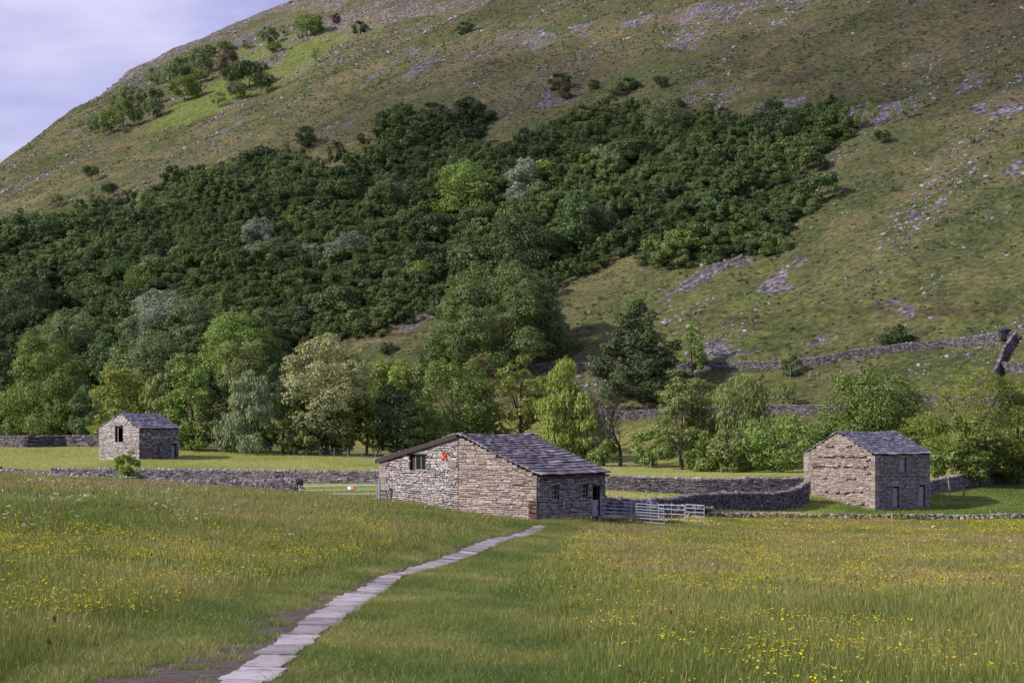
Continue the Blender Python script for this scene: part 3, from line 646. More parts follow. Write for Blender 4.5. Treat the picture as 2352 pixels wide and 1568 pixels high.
m_ = MB(); stones(m_, B3.mapA2, B3.L, lambda s: 0, topA, [], seed=37); stones(m_, B3.mapB2, B3.M, lambda s: 0, lambda s: zeL, [], seed=38); face_stones(wo_, m_, M_SHADE)
M3 = B3.M+.1; ov = -.05
eR0 = B3.mapA(-.14, zeR-.01, -ov); eR1 = eR0+B3.b*(M3-ov); rR0 = B3.mapA(tr, zr+.05, -ov); rR1 = rR0+B3.b*(M3-ov)
rf, _ = roof(B3.root, eR0, eR1, rR0, rR1, M_SLATE2, n=10, seed=7, lift=.04, sag=.02)
eL0 = B3.mapA(B3.L+.1, zeL-.01, -ov); eL1 = eL0+B3.b*(M3-ov); roof(B3.root, eL0, eL1, rR0, rR1, M_SLATE2, n=10, seed=8, lift=.04, sag=.02)
m_ = MB(); ridge_stones(m_, rR0+lo, rR1+lo, 13, random.Random(5), sag=.02, w=.15); m_.build('ridge', M_SLATE2, rf)
wn = window(B3, B3.mapB, opB[0], d=-.08, nv=4, t=.05)
boards(B3, B3.mapB, (opB[1][0], opB[1][1], opB[1][2], opB[1][3]-.15), d=-.2, nb=4)
o_ = opA[0]; m_ = MB(); mbox(m_, B3.mapA, o_[1]-.25, o_[1]-.02, o_[2], o_[3], -.3, -.26); m_.build('jamb_board', M_GREYWOOD, B3.root)
m_ = MB(); mbox(m_, B3.mapA, o_[0], o_[1], o_[2]-.05, o_[2]+.02, -.3, .06); m_.build('sill', M_GREYWOOD, B3.root)
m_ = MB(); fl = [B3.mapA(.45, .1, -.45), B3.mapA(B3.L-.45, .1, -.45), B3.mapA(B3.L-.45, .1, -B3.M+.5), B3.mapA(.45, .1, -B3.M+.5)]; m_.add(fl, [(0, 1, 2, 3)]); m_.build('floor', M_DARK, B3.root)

# ------------------------------------------------------------------ dry stone walls
def dry_wall(pts, h, label, seed, name='stone_wall', mt=None, th=.55, ch=(.09, .17), ln=(.16, .45), cope=True, far=False, drop=.3, sides=(1, -1), hv=.06, group='dry stone walls', copes=(.14, .24)):
    """pts: ground positions (x, y); the wall follows the ground"""
    mt = mt or M_WALL; R = random.Random(seed)
    P = [Vector((p[0], p[1], 0)) for p in pts]
    seg = [(b_-a).length for a, b_ in zip(P, P[1:])]; cum = [0]
    for l in seg: cum.append(cum[-1]+l)
    Ltot = cum[-1]; hs = h if isinstance(h, (list, tuple)) else [h]*len(P)
    gs = np.linspace(0, Ltot, max(3, int(Ltot/1.2)))
    def xy(s):
        s = min(max(s, 0), Ltot); i = max(0, min(len(seg)-1, int(np.searchsorted(cum, s, 'right'))-1)); f = (s-cum[i])/seg[i]
        d = (P[i+1]-P[i]).normalized(); return P[i]+(P[i+1]-P[i])*f, d, hs[i]*(1-f)+hs[i+1]*f
    XY = [xy(s)[0] for s in gs]; G = height(np.array([p.x for p in XY]), np.array([p.y for p in XY]))
    G = np.convolve(np.r_[G[0], G, G[-1]], [.25, .5, .25], 'valid')
    HV = np.array([xy(s)[2] for s in gs])*(1+hv*(fbm(gs/3.0+seed, gs*0, seed, 3)-.5)*2)
    gz = lambda s: float(np.interp(s, gs, G)); tz = lambda s: float(np.interp(s, gs, HV))
    O = Vector((P[0].x, P[0].y, gz(0)))
    def mk(side):
        def f(s, z, d):
            p, dr_, _ = xy(s); n = Vector((dr_.y, -dr_.x, 0))*side
            bt = .06*z; return p + n*(th/2-bt+d) + Vector((0, 0, gz(s)+z)) - O
        return f
    core_ = MB(); K = max(2, int(Ltot/1.5)); ss = np.linspace(0, Ltot, K+1)
    vs = []
    for s in ss:
        for (sd_, z) in ((1, -drop), (1, tz(s)-.03), (-1, tz(s)-.03), (-1, -drop)): vs.append(mk(sd_)(s, z, -.01))
    fs = [(i*4+k, i*4+(k+1) % 4, i*4+4+(k+1) % 4, i*4+4+k) for i in range(K) for k in range(4)] + [(0, 1, 2, 3), (K*4+3, K*4+2, K*4+1, K*4)]
    core_.add(vs, fs)
    o = core_.build(name, M_CORE, None, loc=O)
    m_ = MB()
    for sd_ in sides:
        # stones laid in chunks so that courses follow the ground
        n = max(1, int(Ltot/6))
        for k in range(n):
            a, e = Ltot*k/n, Ltot*(k+1)/n; off = R.random()*.1
            stones(m_, mk(sd_), e, lambda s: -drop+.1, tz, ch=ch, ln=ln, seed=seed*100+k+(50 if sd_ > 0 else 0), s0=a, rnd=lambda s, z, r: r.betavariate(2.2, 2.4), gap=.014, dep=(.03, .09))
    for e_ in (0, Ltot):                       # end faces
        p, dr_, _ = xy(e_); sg = -1 if e_ == 0 else 1
        f = lambda s, z, d, p=p, dr_=dr_, sg=sg, e_=e_: p + Vector((dr_.y, -dr_.x, 0))*(s-th/2)*(1-.12*z/max(.5, th)) + dr_*sg*d + Vector((0, 0, gz(e_)+z)) - O
        stones(m_, f, th, lambda s: -.2, lambda s: tz(e_), ch=ch, ln=(.15, .4), seed=seed+77, gap=.014)
    if cope:
        s = 0; step = .15 if not far else .26
        while s < Ltot:
            w_ = R.uniform(.7, 1.3)*step; p, dr_, _ = xy(s+w_/2); hh = R.uniform(*copes)*(1.5 if R.random() < .05 else 1)
            tl = R.uniform(-.25, .55); n = Vector((dr_.y, -dr_.x, 0)); half = th*.5*R.uniform(.75, 1.05); z0 = gz(s)+tz(s)-.05
            vs = []
            for (zz, k, ww) in ((0, 1, .92), (hh*.6, 1.0, 1.0), (hh, .62, .55)):
                for (i_, j_) in ((-1, -1), (1, -1), (1, 1), (-1, 1)):
                    q = p + dr_*(i_*w_*.5*ww+tl*zz+R.uniform(-.012, .012)) + n*(j_*half*k+R.uniform(-.02, .02)) + Vector((0, 0, z0+zz+R.uniform(-.015, .015))) - O
                    vs.append(q)
            fs = [(r*4+k, r*4+(k+1) % 4, r*4+4+(k+1) % 4, r*4+4+k) for r in range(2) for k in range(4)]+[(8, 9, 10, 11)]
            m_.add(vs, fs, R.betavariate(3, 2)); s += w_
    face_stones(o, m_, mt)
    tag(o, label, 'wall', group); return o
def gp(x, y, d=None):
    if d is None: v = ray(x, y); return (v.x, v.y)
    return ((x-HX)/F*d, d)
# W1: field wall behind gate and barn
dry_wall([gp(118, 0, 166), gp(300, 0, 165), gp(560, 0, 163), gp(874, 0, 160), gp(1130, 0, 157), gp(1400, 0, 151), gp(1620, 0, 152), gp(1843, 0, 155)], [1.25, 1.25, 1.2, 1.2, 1.25, 1.3, 1.4, 1.45],
         'long grey dry stone wall crossing the valley behind the gate and the big barn', 3, far=True)
dry_wall([gp(688, 0, 105), gp(600, 0, 111), gp(430, 0, 119), gp(290, 0, 130), (-58.0, 152), (-80, 162)], [1.05, .95, .80, .66, .95, 1.0], 'shaded dry stone wall ending at the left post of the metal gate', 4, mt=M_FAR_SHADED)  # shade on this wall is painted in by the darker stone
dry_wall([(-110, 262), gp(-60, 0, 245), gp(60, 0, 237), gp(150, 0, 240), gp(236, 0, 238)], 1.45, 'dark dry stone wall running to the small far left barn', 5, far=True, ch=(.12, .22), ln=(.25, .6), sides=(1, -1), mt=M_FAR_SHADED)
dry_wall([gp(1382, 0, 106), gp(1480, 0, 110), gp(1560, 0, 116), gp(1630, 0, 124), gp(1730, 0, 136), gp(1852, 0, 151)], [1.12, 1.05, 1.1, 1.25, 1.4, 1.65], 'dark shaded dry stone wall sloping down from the tall barn towards the metal pens', 6, mt=M_FAR_SHADED)  # darker stone deepens the shaded face, shade put into its colour
dry_wall([gp(2130, 0, 164), gp(2175, 0, 166), gp(2215, 0, 170), gp(2250, 0, 174), gp(2352, 0, 184), gp(2480, 0, 196)], [1.1, 1.25, 1.35, 1.0, 1.05, 1.1], 'rough dry stone wall under the ash tree right of the tall barn', 7)
def hillwall(pp, h, label, seed, **k):
    q = []
    for i in range(len(pp)-1):
        (x0, y0), (x1, y1) = pp[i], pp[i+1]; n = max(1, int(abs(x1-x0)/45))
        for j in range(n): q.append(gp(x0+(x1-x0)*j/n, y0+(y1-y0)*j/n))
    q.append(gp(*pp[-1])); q2 = [q[0]]
    for a in q[1:]:
        if math.hypot(a[0]-q2[-1][0], a[1]-q2[-1][1]) > 1.0: q2.append(a)
    return dry_wall(q2, h, label, seed, mt=M_FAR_SHADED, far=True, ch=(.12, .22), ln=(.2, .5), copes=(.12, .22), **k)
hillwall([(1290, 952), (1440, 962), (1530, 958), (1650, 952), (1803, 950), (1870, 949), (1935, 943), (2010, 935), (2112, 925), (2240, 932), (2400, 940)], 1.2, 'lower pale field wall at the foot of the hill behind the valley trees', 8)
hillwall([(1170, 850), (1260, 852), (1380, 850), (1520, 849), (1610, 848), (1720, 850), (1800, 848), (1870, 838), (1947, 824), (2040, 813), (2123, 803), (2220, 793), (2325, 783)], 1.25, 'upper field wall climbing right along the foot of the steep hillside', 9)
hillwall([(2334, 785), (2318, 806), (2304, 826), (2296, 850), (2283, 878)], 1.5, 'short wall dropping downhill from the top right wall corner', 10)
hillwall([(2302, 852), (2345, 856), (2420, 862)], 1.3, 'stub of field wall below the corner at the right edge', 11)
# low broken boulder wall
def rock(mb, c, r, R, sq=(1, 1, .75), rv=None):
    ico = [(0, 0, 1), (.894, 0, .447), (.276, .851, .447), (-.724, .526, .447), (-.724, -.526, .447), (.276, -.851, .447), (.724, .526, -.447), (-.276, .851, -.447), (-.894, 0, -.447), (-.276, -.851, -.447), (.724, -.526, -.447), (0, 0, -1)]
    F_ = [(0, 1, 2), (0, 2, 3), (0, 3, 4), (0, 4, 5), (0, 5, 1), (1, 6, 2), (2, 7, 3), (3, 8, 4), (4, 9, 5), (5, 10, 1), (2, 6, 7), (3, 7, 8), (4, 8, 9), (5, 9, 10), (1, 10, 6), (6, 11, 7), (7, 11, 8), (8, 11, 9), (9, 11, 10), (10, 11, 6)]
    an = R.random()*6.28; ca, sa = math.cos(an), math.sin(an); vs = []
    for v in ico:
        k = r*R.uniform(.8, 1.15); x, y, z = v[0]*k*sq[0], v[1]*k*sq[1], v[2]*k*sq[2]; vs.append((c[0]+x*ca-y*sa, c[1]+x*sa+y*ca, c[2]+z))
    mb.add(vs, F_, R.random() if rv is None else rv)
R = random.Random(55); mb = MB(); pts = [gp(1500, 0, 112), gp(1620, 0, 114), gp(1850, 0, 117), gp(2100, 0, 119), gp(2380, 0, 121), gp(2700, 0, 124)]
L_ = 0
for (x0, y0), (x1, y1) in zip(pts, pts[1:]):
    n = int(math.hypot(x1-x0, y1-y0)/.17)
    for i in range(n):
        f = i/n; x = x0+(x1-x0)*f; y = y0+(y1-y0)*f; sm_ = (.6 if x > 28 else 1.0)
        tall = 1.0 if x > 13.5 else 1.7
        for lay in range(2 if x > 13.5 else 4):
            xx = x+R.uniform(-.1, .1); yy = y+R.uniform(-.18, .18); r = R.uniform(.10, .19)*(1 if lay == 0 else .9)
            rock(mb, (xx, yy, hat(xx, yy)+.16+lay*.17*(.7+.6*vnoise(x*.6, 0, 3))), r, R, (1.15, 1, .8))
o = mb.build('stone_wall', M_WALL, smooth=False); face_ = o; tag(o, 'low tumbled wall of grey boulders running right from the metal pens', 'wall', 'dry stone walls')
# ------------------------------------------------------------------ stone path
PE = [(1600,470,600),(1563,500,628),(1534,552,668),(1512,576,684),(1475,632,724),(1446,660,768),(1425,702,793),(1407,726,817),(1396,742,842),(1380,776,858),(1366,796,872),(1350,824,893),(1327,876,930),(1317,896,947),(1294,992-14,1047-8),(1278,1028,1088),(1257,1088,1138),(1237,1144,1190),(1222,1190,1227),(1209,1250,1278)]
PW = [(ray(xl, y), ray(xr, y)) for y, xl, xr in PE]
PY = np.array([.5*(l.y+r.y) for l, r in PW]); PL = np.array([l.x for l, r in PW]); PR = np.array([r.x for l, r in PW])
_or = np.argsort(PY); PY, PL, PR = PY[_or], PL[_or], PR[_or]
PL = np.convolve(np.r_[PL[0], PL, PL[-1]], [.25, .5, .25], 'valid'); PR = np.convolve(np.r_[PR[0], PR, PR[-1]], [.25, .5, .25], 'valid')
def pl(y): return np.interp(y, PY, PL)
def pr(y): return np.interp(y, PY, PR)
PYMAX = PY.max()
_yd = np.linspace(PY[0], PY[-1], 400); _g = np.exp(-.5*((np.arange(-30, 31)*(_yd[1]-_yd[0]))/2.6)**2); _g /= _g.sum()
PL, PR = [np.convolve(np.pad(np.interp(_yd, PY, q), 30, 'reflect', reflect_type='odd'), _g, 'valid') for q in (PL, PR)]; PY = _yd; PR = PR-.04*np.clip((45-PY)/15, 0, 1)-.13*np.clip((PY-36)/12, 0, 1)
mb = MB(); R = random.Random(9); y = 12.0; sl = (PL[30]-PL[0])/(PY[30]-PY[0])
def ext(f, y): return float(f(y)) if y >= PY[0] else float(f(PY[0]) + sl*(y-PY[0]))
while y < PYMAX:
    ln = R.uniform(.9, 1.7); g = .13+.0045*y; a, e = y+g/2, min(y+ln-g/2, PYMAX)
    n = 5; top = []; ti, tj2 = R.uniform(-.01, .01), R.uniform(-.006, .006)
    xl0, xl1 = ext(pl, a)+R.uniform(-.08, .08), ext(pl, e)+R.uniform(-.08, .08); xr0, xr1 = ext(pr, a)+R.uniform(-.08, .08), ext(pr, e)+R.uniform(-.07, .07)
    loop = []
    for i in range(n): f = i/n; loop.append((xl0+(xr0-xl0)*f, a+R.uniform(-.015, .015)))
    for i in range(n): f = i/n; loop.append((xr0+(xr1-xr0)*f+R.uniform(-.025, .025), a+(e-a)*f))
    for i in range(n): f = i/n; loop.append((xr1+(xl1-xr1)*f, e+R.uniform(-.015, .015)))
    for i in range(n): f = i/n; loop.append((xl1+(xl0-xl1)*f+R.uniform(-.025, .025), e+(a-e)*f))
    cx = sum(p[0] for p in loop)/len(loop); cy = sum(p[1] for p in loop)/len(loop); zc = hat(cx, cy)+.032
    zz = lambda p: zc + (hat(p[0], p[1])+.032-zc)*.9 + ti*(p[0]-cx)+tj2*(p[1]-cy)*.5
    m = len(loop); vs = [(p[0], p[1], zz(p)) for p in loop]+[(p[0], p[1], zz(p)-.12) for p in loop]
    mb.add(vs, [tuple(range(m))]+[(k, m+k, m+(k+1) % m, (k+1) % m) for k in range(m)], R.random()); y += ln
o = mb.build('stone_path', M_FLAG); tag(o, kind='structure')
# bare earth beside the slabs: a thin irregular sheet just above the turf
ys = np.linspace(12, PYMAX-2, 500)
def soilw(y): return 0.22+.75*np.clip(1-(y-15)/32, 0, 1)*np.clip(fbm(y*.9, y*0, 71, 3)*1.7-.25, 0, 1) + .16*fbm(y*2, y*0, 75, 2)
SWL = soilw(ys)+(.25+.9*np.clip((24-ys)/6, 0, 1))*fbm(ys*1.2, ys*0, 5, 2); SWR = .02+.35*np.clip(fbm(ys*.8, ys*0, 73, 3)*3-1.75, 0, 1)
XL = np.array([ext(pl, y) for y in ys])-SWL; XR = np.array([ext(pr, y) for y in ys])+SWR
K = 16; V = []
for i, y in enumerate(ys):
    for k in range(K): x = XL[i]+(XR[i]-XL[i])*k/(K-1); V.append((x, y))
V = np.array(V); Z = height(V[:, 0], V[:, 1])+.004+.016*fbm(V[:, 0]*6, V[:, 1]*6, 3, 3)
i = np.arange(len(ys)-1)[:, None]*K+np.arange(K-1)[None]; Q = np.stack([i, i+1, i+1+K, i+K], -1).reshape(-1, 4)
M_SOIL = flat('bare_earth', (.095, .070, .060), .9, .6, 7, bump=.6)
o = link('bare_earth', mesh_np('bare_earth', np.c_[V, Z], Q, smooth=True), M_SOIL); tag(o, kind='structure')
def soil_mask(X, Y):
    l = np.interp(Y, ys, XL); r = np.interp(Y, ys, XR); lp = np.interp(Y, ys, XL+SWL); rp = np.interp(Y, ys, XR-SWR)
    return (Y < PYMAX) & (X > l+.05) & (X < r-.03)
# ------------------------------------------------------------------ scattering by instances
def scatter(name, pts, rotz, scl, protos, idx, tint, label=None, cat=None, tilt=None, kind='stuff'):
    pts = np.asarray(pts, np.float32); n = len(pts); me = bpy.data.meshes.new(name); me.vertices.add(n); me.vertices.foreach_set('co', pts.ravel())
    rot = np.zeros((n, 3), np.float32); rot[:, 2] = rotz
    if tilt is not None: rot[:, :2] = tilt
    scl = np.asarray(scl, np.float32)
    if scl.ndim == 1: scl = np.repeat(scl[:, None], 3, 1)
    for k, typ, val in (('rot', 'FLOAT_VECTOR', rot), ('scl', 'FLOAT_VECTOR', scl), ('idx', 'INT', idx), ('tint', 'FLOAT', tint)):
        a = me.attributes.new(k, typ, 'POINT'); a.data.foreach_set('vector' if typ == 'FLOAT_VECTOR' else 'value', np.ascontiguousarray(val, np.int32 if typ == 'INT' else np.float32).ravel())
    me.update(); o = link(name, me)
    pc = bpy.data.collections.new(name+'_kinds')
    for p in protos: pc.objects.link(p)
    ng = bpy.data.node_groups.new(name+'_scatter', 'GeometryNodeTree')
    ng.interface.new_socket('Geometry', in_out='INPUT', socket_type='NodeSocketGeometry'); ng.interface.new_socket('Geometry', in_out='OUTPUT', socket_type='NodeSocketGeometry')
    gi = ng.nodes.new('NodeGroupInput'); go = ng.nodes.new('NodeGroupOutput'); ci = ng.nodes.new('GeometryNodeCollectionInfo'); ip = ng.nodes.new('GeometryNodeInstanceOnPoints')
    ci.inputs['Collection'].default_value = pc; ci.inputs['Separate Children'].default_value = True; ci.inputs['Reset Children'].default_value = True
    ip.inputs['Pick Instance'].default_value = True
    def na(nm, dt):
        a = ng.nodes.new('GeometryNodeInputNamedAttribute'); a.data_type = dt; a.inputs['Name'].default_value = nm; return a.outputs['Attribute']
    l = ng.links.new
    l(gi.outputs[0], ip.inputs['Points']); l(ci.outputs[0], ip.inputs['Instance']); l(na('idx', 'INT'), ip.inputs['Instance Index'])
    er = ng.nodes.new('FunctionNodeEulerToRotation'); l(na('rot', 'FLOAT_VECTOR'), er.inputs[0]); l(er.outputs[0], ip.inputs['Rotation'])
    l(na('scl', 'FLOAT_VECTOR'), ip.inputs['Scale']); l(ip.outputs[0], go.inputs[0])
    md = o.modifiers.new('scatter', 'NODES'); md.node_group = ng
    tag(o, label, cat, None, kind); return o
def leafmat(name, stops, trans=.35, var=.5, rough=.75, inst=True):
    m = bpy.data.materials.new(name); m.use_nodes = True; t = m.node_tree; t.nodes.clear(); l = t.links.new
    out = N(t, 'ShaderNodeOutputMaterial'); df = N(t, 'ShaderNodeBsdfDiffuse'); tr_ = N(t, 'ShaderNodeBsdfTranslucent'); ms = N(t, 'ShaderNodeMixShader')
    gl = N(t, 'ShaderNodeBsdfGlossy'); gl.inputs['Roughness'].default_value = .55; m2 = N(t, 'ShaderNodeMixShader'); m2.inputs[0].default_value = .04
    at1 = N(t, 'ShaderNodeAttribute', attribute_name='tint', attribute_type='INSTANCER'); at2 = N(t, 'ShaderNodeAttribute', attribute_name='rnd')
    r = ramp(t, stops); m1 = N(t, 'ShaderNodeMath', operation='MULTIPLY_ADD'); m1.inputs[1].default_value = var; 
    s_ = N(t, 'ShaderNodeMath', operation='SUBTRACT'); l(at2.outputs['Fac'], s_.inputs[0]); s_.inputs[1].default_value = .5
    l(s_.outputs[0], m1.inputs[0]); m1.inputs[2].default_value = .5
    if inst: l(at1.outputs['Fac'], m1.inputs[2]); l(m1.outputs[0], r.inputs['Fac'])
    l(r.outputs[0], df.inputs['Color']); tc_ = mixn(t, 1, r.outputs[0], (1.15, 1.25, .6), 'MULTIPLY'); l(tc_, tr_.inputs['Color'])
    ms.inputs[0].default_value = trans; l(df.outputs[0], ms.inputs[1]); l(tr_.outputs[0], ms.inputs[2])
    l(ms.outputs[0], m2.inputs[1]); l(gl.outputs[0], m2.inputs[2]); l(m2.outputs[0], out.inputs['Surface']); return m
def blades(name, n, h, w, spread, seed, mt, heads=0, lean=.35, headw=3.0, rv=(.2, .8)):
    R = RS(seed); V = []; Fq = []; rn = []
    for i in range(n):
        ax, ay = R.normal(0, spread, 2); an = R.uniform(0, 6.28); hh = h*R.uniform(.55, 1.1); le = R.uniform(.05, lean)*hh; la = R.uniform(0, 6.28)+0.0
        dx, dy = math.cos(an)*w*.5, math.sin(an)*w*.5; lx, ly = math.cos(la)*le, math.sin(la)*le
        hd = R.rand() < heads; r = (R.uniform(.85, 1.0) if hd else R.uniform(*rv)); b = len(V)
        if hd:
            hh *= 1.2; q = .45
            for (f, ww) in ((0, q), (.72, q*.8), (.80, headw*.5), (1.0, .2)):
                V += [(ax+lx*f*f-dx*ww, ay+ly*f*f-dy*ww, hh*f), (ax+lx*f*f+dx*ww, ay+ly*f*f+dy*ww, hh*f)]
            Fq += [(b, b+1, b+3, b+2), (b+2, b+3, b+5, b+4), (b+4, b+5, b+7, b+6)]; rn += [.55, r, r]
        else:
            for (f, ww) in ((0, 1), (.5, .8), (1.0, .12)):
                V += [(ax+lx*f*f-dx*ww, ay+ly*f*f-dy*ww, hh*(f-.12*f*f*lean)), (ax+lx*f*f+dx*ww, ay+ly*f*f+dy*ww, hh*(f-.12*f*f*lean))]
            Fq += [(b, b+1, b+3, b+2), (b+2, b+3, b+5, b+4)]; rn += [r, r]
    me = mesh_np(name, V, Fq, {'rnd': ('FLOAT', 'FACE', np.array(rn, np.float32))}); o = bpy.data.objects.new(name, me); me.materials.append(mt); return o
G_MEADOW = leafmat('meadow_grass', [(0, (.058, .108, .014)), (.3, (.115, .168, .025)), (.55, (.19, .215, .042)), (.8, (.29, .27, .085)), (1, (.31, .22, .14))], .3, .55)
G_TURF = leafmat('turf_grass', [(0, (.065, .12, .02)), (.35, (.135, .185, .032)), (.7, (.24, .25, .065)), (1, (.37, .33, .13))], .3, .5)
near = [blades('meadow_tuft', 46, .32, .0048, .11, 1, G_MEADOW, .10), blades('meadow_tuft', 46, .28, .005, .13, 2, G_MEADOW, .04), blades('meadow_tuft', 42, .36, .0048, .12, 3, G_MEADOW, .22), blades('meadow_tuft', 46, .22, .006, .11, 4, G_MEADOW, .0, .6)]
midt = [blades('meadow_clump', 70, .31, .009, .25, 11, G_MEADOW, .18), blades('meadow_clump', 70, .28, .009, .25, 12, G_MEADOW, .08), blades('meadow_clump', 64, .33, .0085, .26, 13, G_MEADOW, .3)]
G_FIELD = leafmat('field_grass', [(0, (.075, .15, .02)), (.3, (.17, .24, .035)), (.6, (.34, .37, .09)), (1, (.50, .48, .21))], .3, .35)
farT = [blades('field_clump', 60, .20, .03, .6, 21, G_FIELD, .0), blades('field_clump', 60, .17, .032, .6, 22, G_FIELD, .0)]
turf = [blades('turf_tuft', 60, .085, .0045, .11, 31, G_TURF, 0, .9), blades('turf_tuft', 60, .11, .0045, .12, 32, G_TURF, .02, 1.0), blades('turf_tuft', 54, .14, .004, .11, 33, G_TURF, .05, .9)]
def sample(y0, y1, dens, seed, half=.39, pad=4.0):
    R = RS(seed); A = half*(y1*y1-y0*y0)+2*pad*(y1-y0); n = int(A*dens)
    Y = np.sqrt(R.rand(n)*(y1*y1-y0*y0)+y0*y0); X = (R.rand(n)*2-1)*(half*Y+pad); return X, Y, R
def sward(X, Y):
    """0 short turf along the path, 1 tall hay meadow"""
    l = pl(np.maximum(Y, PY[0])) + np.where(Y < PY[0], sl*(Y-PY[0]), 0); r = pr(np.maximum(Y, PY[0]))+np.where(Y < PY[0], sl*(Y-PY[0]), 0)
    wob = (fbm(X/1.5, Y/2.5, 81, 3)-.5)
    dl = l-X; dr_ = X-r
    tl = np.clip((dl-(.9+.9*np.clip((48-Y)/30, 0, 1))-wob*1.2)/1.3, 0, 1); tr2 = np.clip((dr_-(2.6+wob*1.6)*np.clip(1.2-(Y-20)/130, .5, 1.2))/1.2, 0, 1)
    t = np.where(X < (l+r)/2, tl, tr2)
    return np.where(Y > PYMAX, np.clip((Y-PYMAX)/6+wob, 0, 1)*.8, t)
def blocked(X, Y):
    m = soil_mask(X, Y) & ~((fbm(X*3, Y*2.2, 401, 3) > .66) & (X < np.interp(Y, ys, XL+SWL)-.08))
    m |= (Y < PYMAX+.3) & (X > np.interp(Y, ys, XL+SWL)-.05-.12*(Y > 35)) & (X < np.interp(Y, ys, XR-SWR)+.09+.12*(Y > 35))
    for B in (B1, B2, B3):
        dx, dy = X-B.C.x, Y-B.C.y; ta = dx*B.a.x+dy*B.a.y; tb = dx*B.b.x+dy*B.b.y; m |= (ta > -.15) & (ta < B.L+.15) & (tb > -.15) & (tb < B.M+.15)
    return m
def mtint(X, Y, R):
    n = fbm(X/5, Y/9, 91, 4); n2 = fbm(X/1.4, Y/2.2, 93, 3)
    far = np.clip((Y-30)/60, 0, 1)
    return np.clip(-.12+.72*n+.40*n2+.14*far+.08*(X > 3)*(Y < 115)+.30*np.clip((Y-118)/20, 0, 1)-.03*(X < 0)+R.normal(0, .045, len(X)), 0, 1)
def meadow(name, y0, y1, dens, protos, seed, label, sc=1.0, zf=1.0, turfy=False):
    X, Y, R = sample(y0, y1, dens, seed); t = sward(X, Y); keep = ~blocked(X, Y)
    keep &= ((t < .55) | (R.rand(len(X)) < .15)) if turfy else (R.rand(len(X)) < np.clip(t*1.5-.25, 0, 1))
    X, Y, t = X[keep], Y[keep], t[keep]; n = len(X); Z = height(X, Y)-.01
    s = R.uniform(.8, 1.25, n)*sc; hz = s*zf*(.65+.7*fbm(X/3, Y/4, 95, 3))*np.where((Y > 94.5) & (Y < 122) & (X > 4), .38, 1)*np.where((Y > 91) & (Y < 122) & (X < -7), .55, 1)*(1 if turfy else (.55+.45*np.clip(t, 0, 1)))
    tn = mtint(X, Y, R)
    if zf == .8 and sc == 1.0: tn = np.clip(.62+.5*(fbm(X/9, Y/14, 191, 3)-.5)-.62*np.clip((X-22)/6, 0, 1)*np.clip((190-Y)/15, 0, 1)+.22*fbm(X/3, Y/6, 193, 2)-.25*((Y < 150) & (X > -35) & (X < 0)), 0, 1)
    if turfy: tn = np.clip(-.12+1.15*fbm(X/1.2, Y/2, 97, 4)+R.normal(0, .06, n), 0, 1)
    return scatter(name, np.c_[X, Y, Z], R.uniform(0, 6.28, n), np.c_[s, s, hz], protos, R.randint(0, len(protos), n), tn, label, 'grass')
meadow('meadow_grass', 13, 34, 62, near, 101, 'tall green and buff hay grass in the nearest part of the meadow')
meadow('meadow_grass', 34, 68, 17, midt, 102, 'tall hay grass with seed heads across the middle of the meadow', 1.0)
meadow('meadow_grass', 68, 122, 9, midt, 103, 'buff hay grass in the far part of the meadow before the barns', 1.25, .85)
meadow('field_grass', 122, 236, 3.2, farT, 104, 'pale mown looking grass in the fields behind the barns', 1.0, .8)
meadow('path_turf', 13, 36, 105, turf, 105, 'short worn green turf on both sides of the near path', turfy=True)
meadow('path_turf', 36, 97, 48, turf, 106, 'short turf lining the far end of the path', 1.3, 1.0, True)
# ------------------------------------------------------------------ trees
def lm(name, c, trans=.3, inst=False, var=1.0):
    k = lambda f, y=0: tuple(max(0, min(1, v*f*(1+y*q))) for v, q in zip(c, (1, .5, -.5)))
    return leafmat(name, [(0, k(.45)), (.4, k(.85)), (.75, k(1.15, .1)), (1, k(1.75, .15))], trans, var, inst=inst)
LEAF = dict(
 syc=lm('leaf_sycamore', (.11, .165, .042)), dark=lm('leaf_dark_green', (.062, .10, .028)), teal=lm('leaf_blue_green', (.095, .16, .05)), mid=lm('leaf_mid_green', (.15, .215, .04)),
 bright=lm('leaf_bright_green', (.18, .275, .05)), yellow=lm('leaf_yellow_green', (.24, .31, .052)), olive=lm('leaf_olive', (.195, .24, .07)),
 pale=lm('leaf_pale_green', (.22, .28, .14)), cream=lm('leaf_cream_topped', (.33, .35, .17)), grey=lm('leaf_grey_green', (.155, .21, .08)),
 white=lm('leaf_silvery', (.24, .29, .22)), brown=lm('leaf_brownish', (.11, .075, .04)), ash=lm('leaf_ash_green', (.23, .27, .05), .4))
M_BARK = flat('bark', (.10, .085, .075), .95, .35, 4); M_BARKP = flat('pale_bark', (.24, .22, .20), .95, .3, 4); M_BARKD = flat('dark_bark', (.055, .045, .045), .95, .3, 4)
PROF = dict(
 round=lambda t: np.sqrt(np.clip(1-(2*t-.92)**2*.92, .03, 1)), dome=lambda t: np.sqrt(np.clip(1-np.where(t > .35, (t-.35)/.68, (.35-t)/.60)**2, .03, 1)),
 cone=lambda t: np.clip((1.04-t)**.75*1.05*np.clip(t/.12+.5, 0, 1), .05, 1), oval=lambda t: np.clip(np.sin(np.pi*np.clip(t*.86+.12, 0, 1))**.7, .08, 1),
 weep=lambda t: np.clip((1.02-t)**.5*np.clip(t/.3+.6, 0, 1), .08, 1), flat=lambda t: np.clip(np.sqrt(np.clip(1-(t-.6)**2*3, .02, 1)), .1, 1))
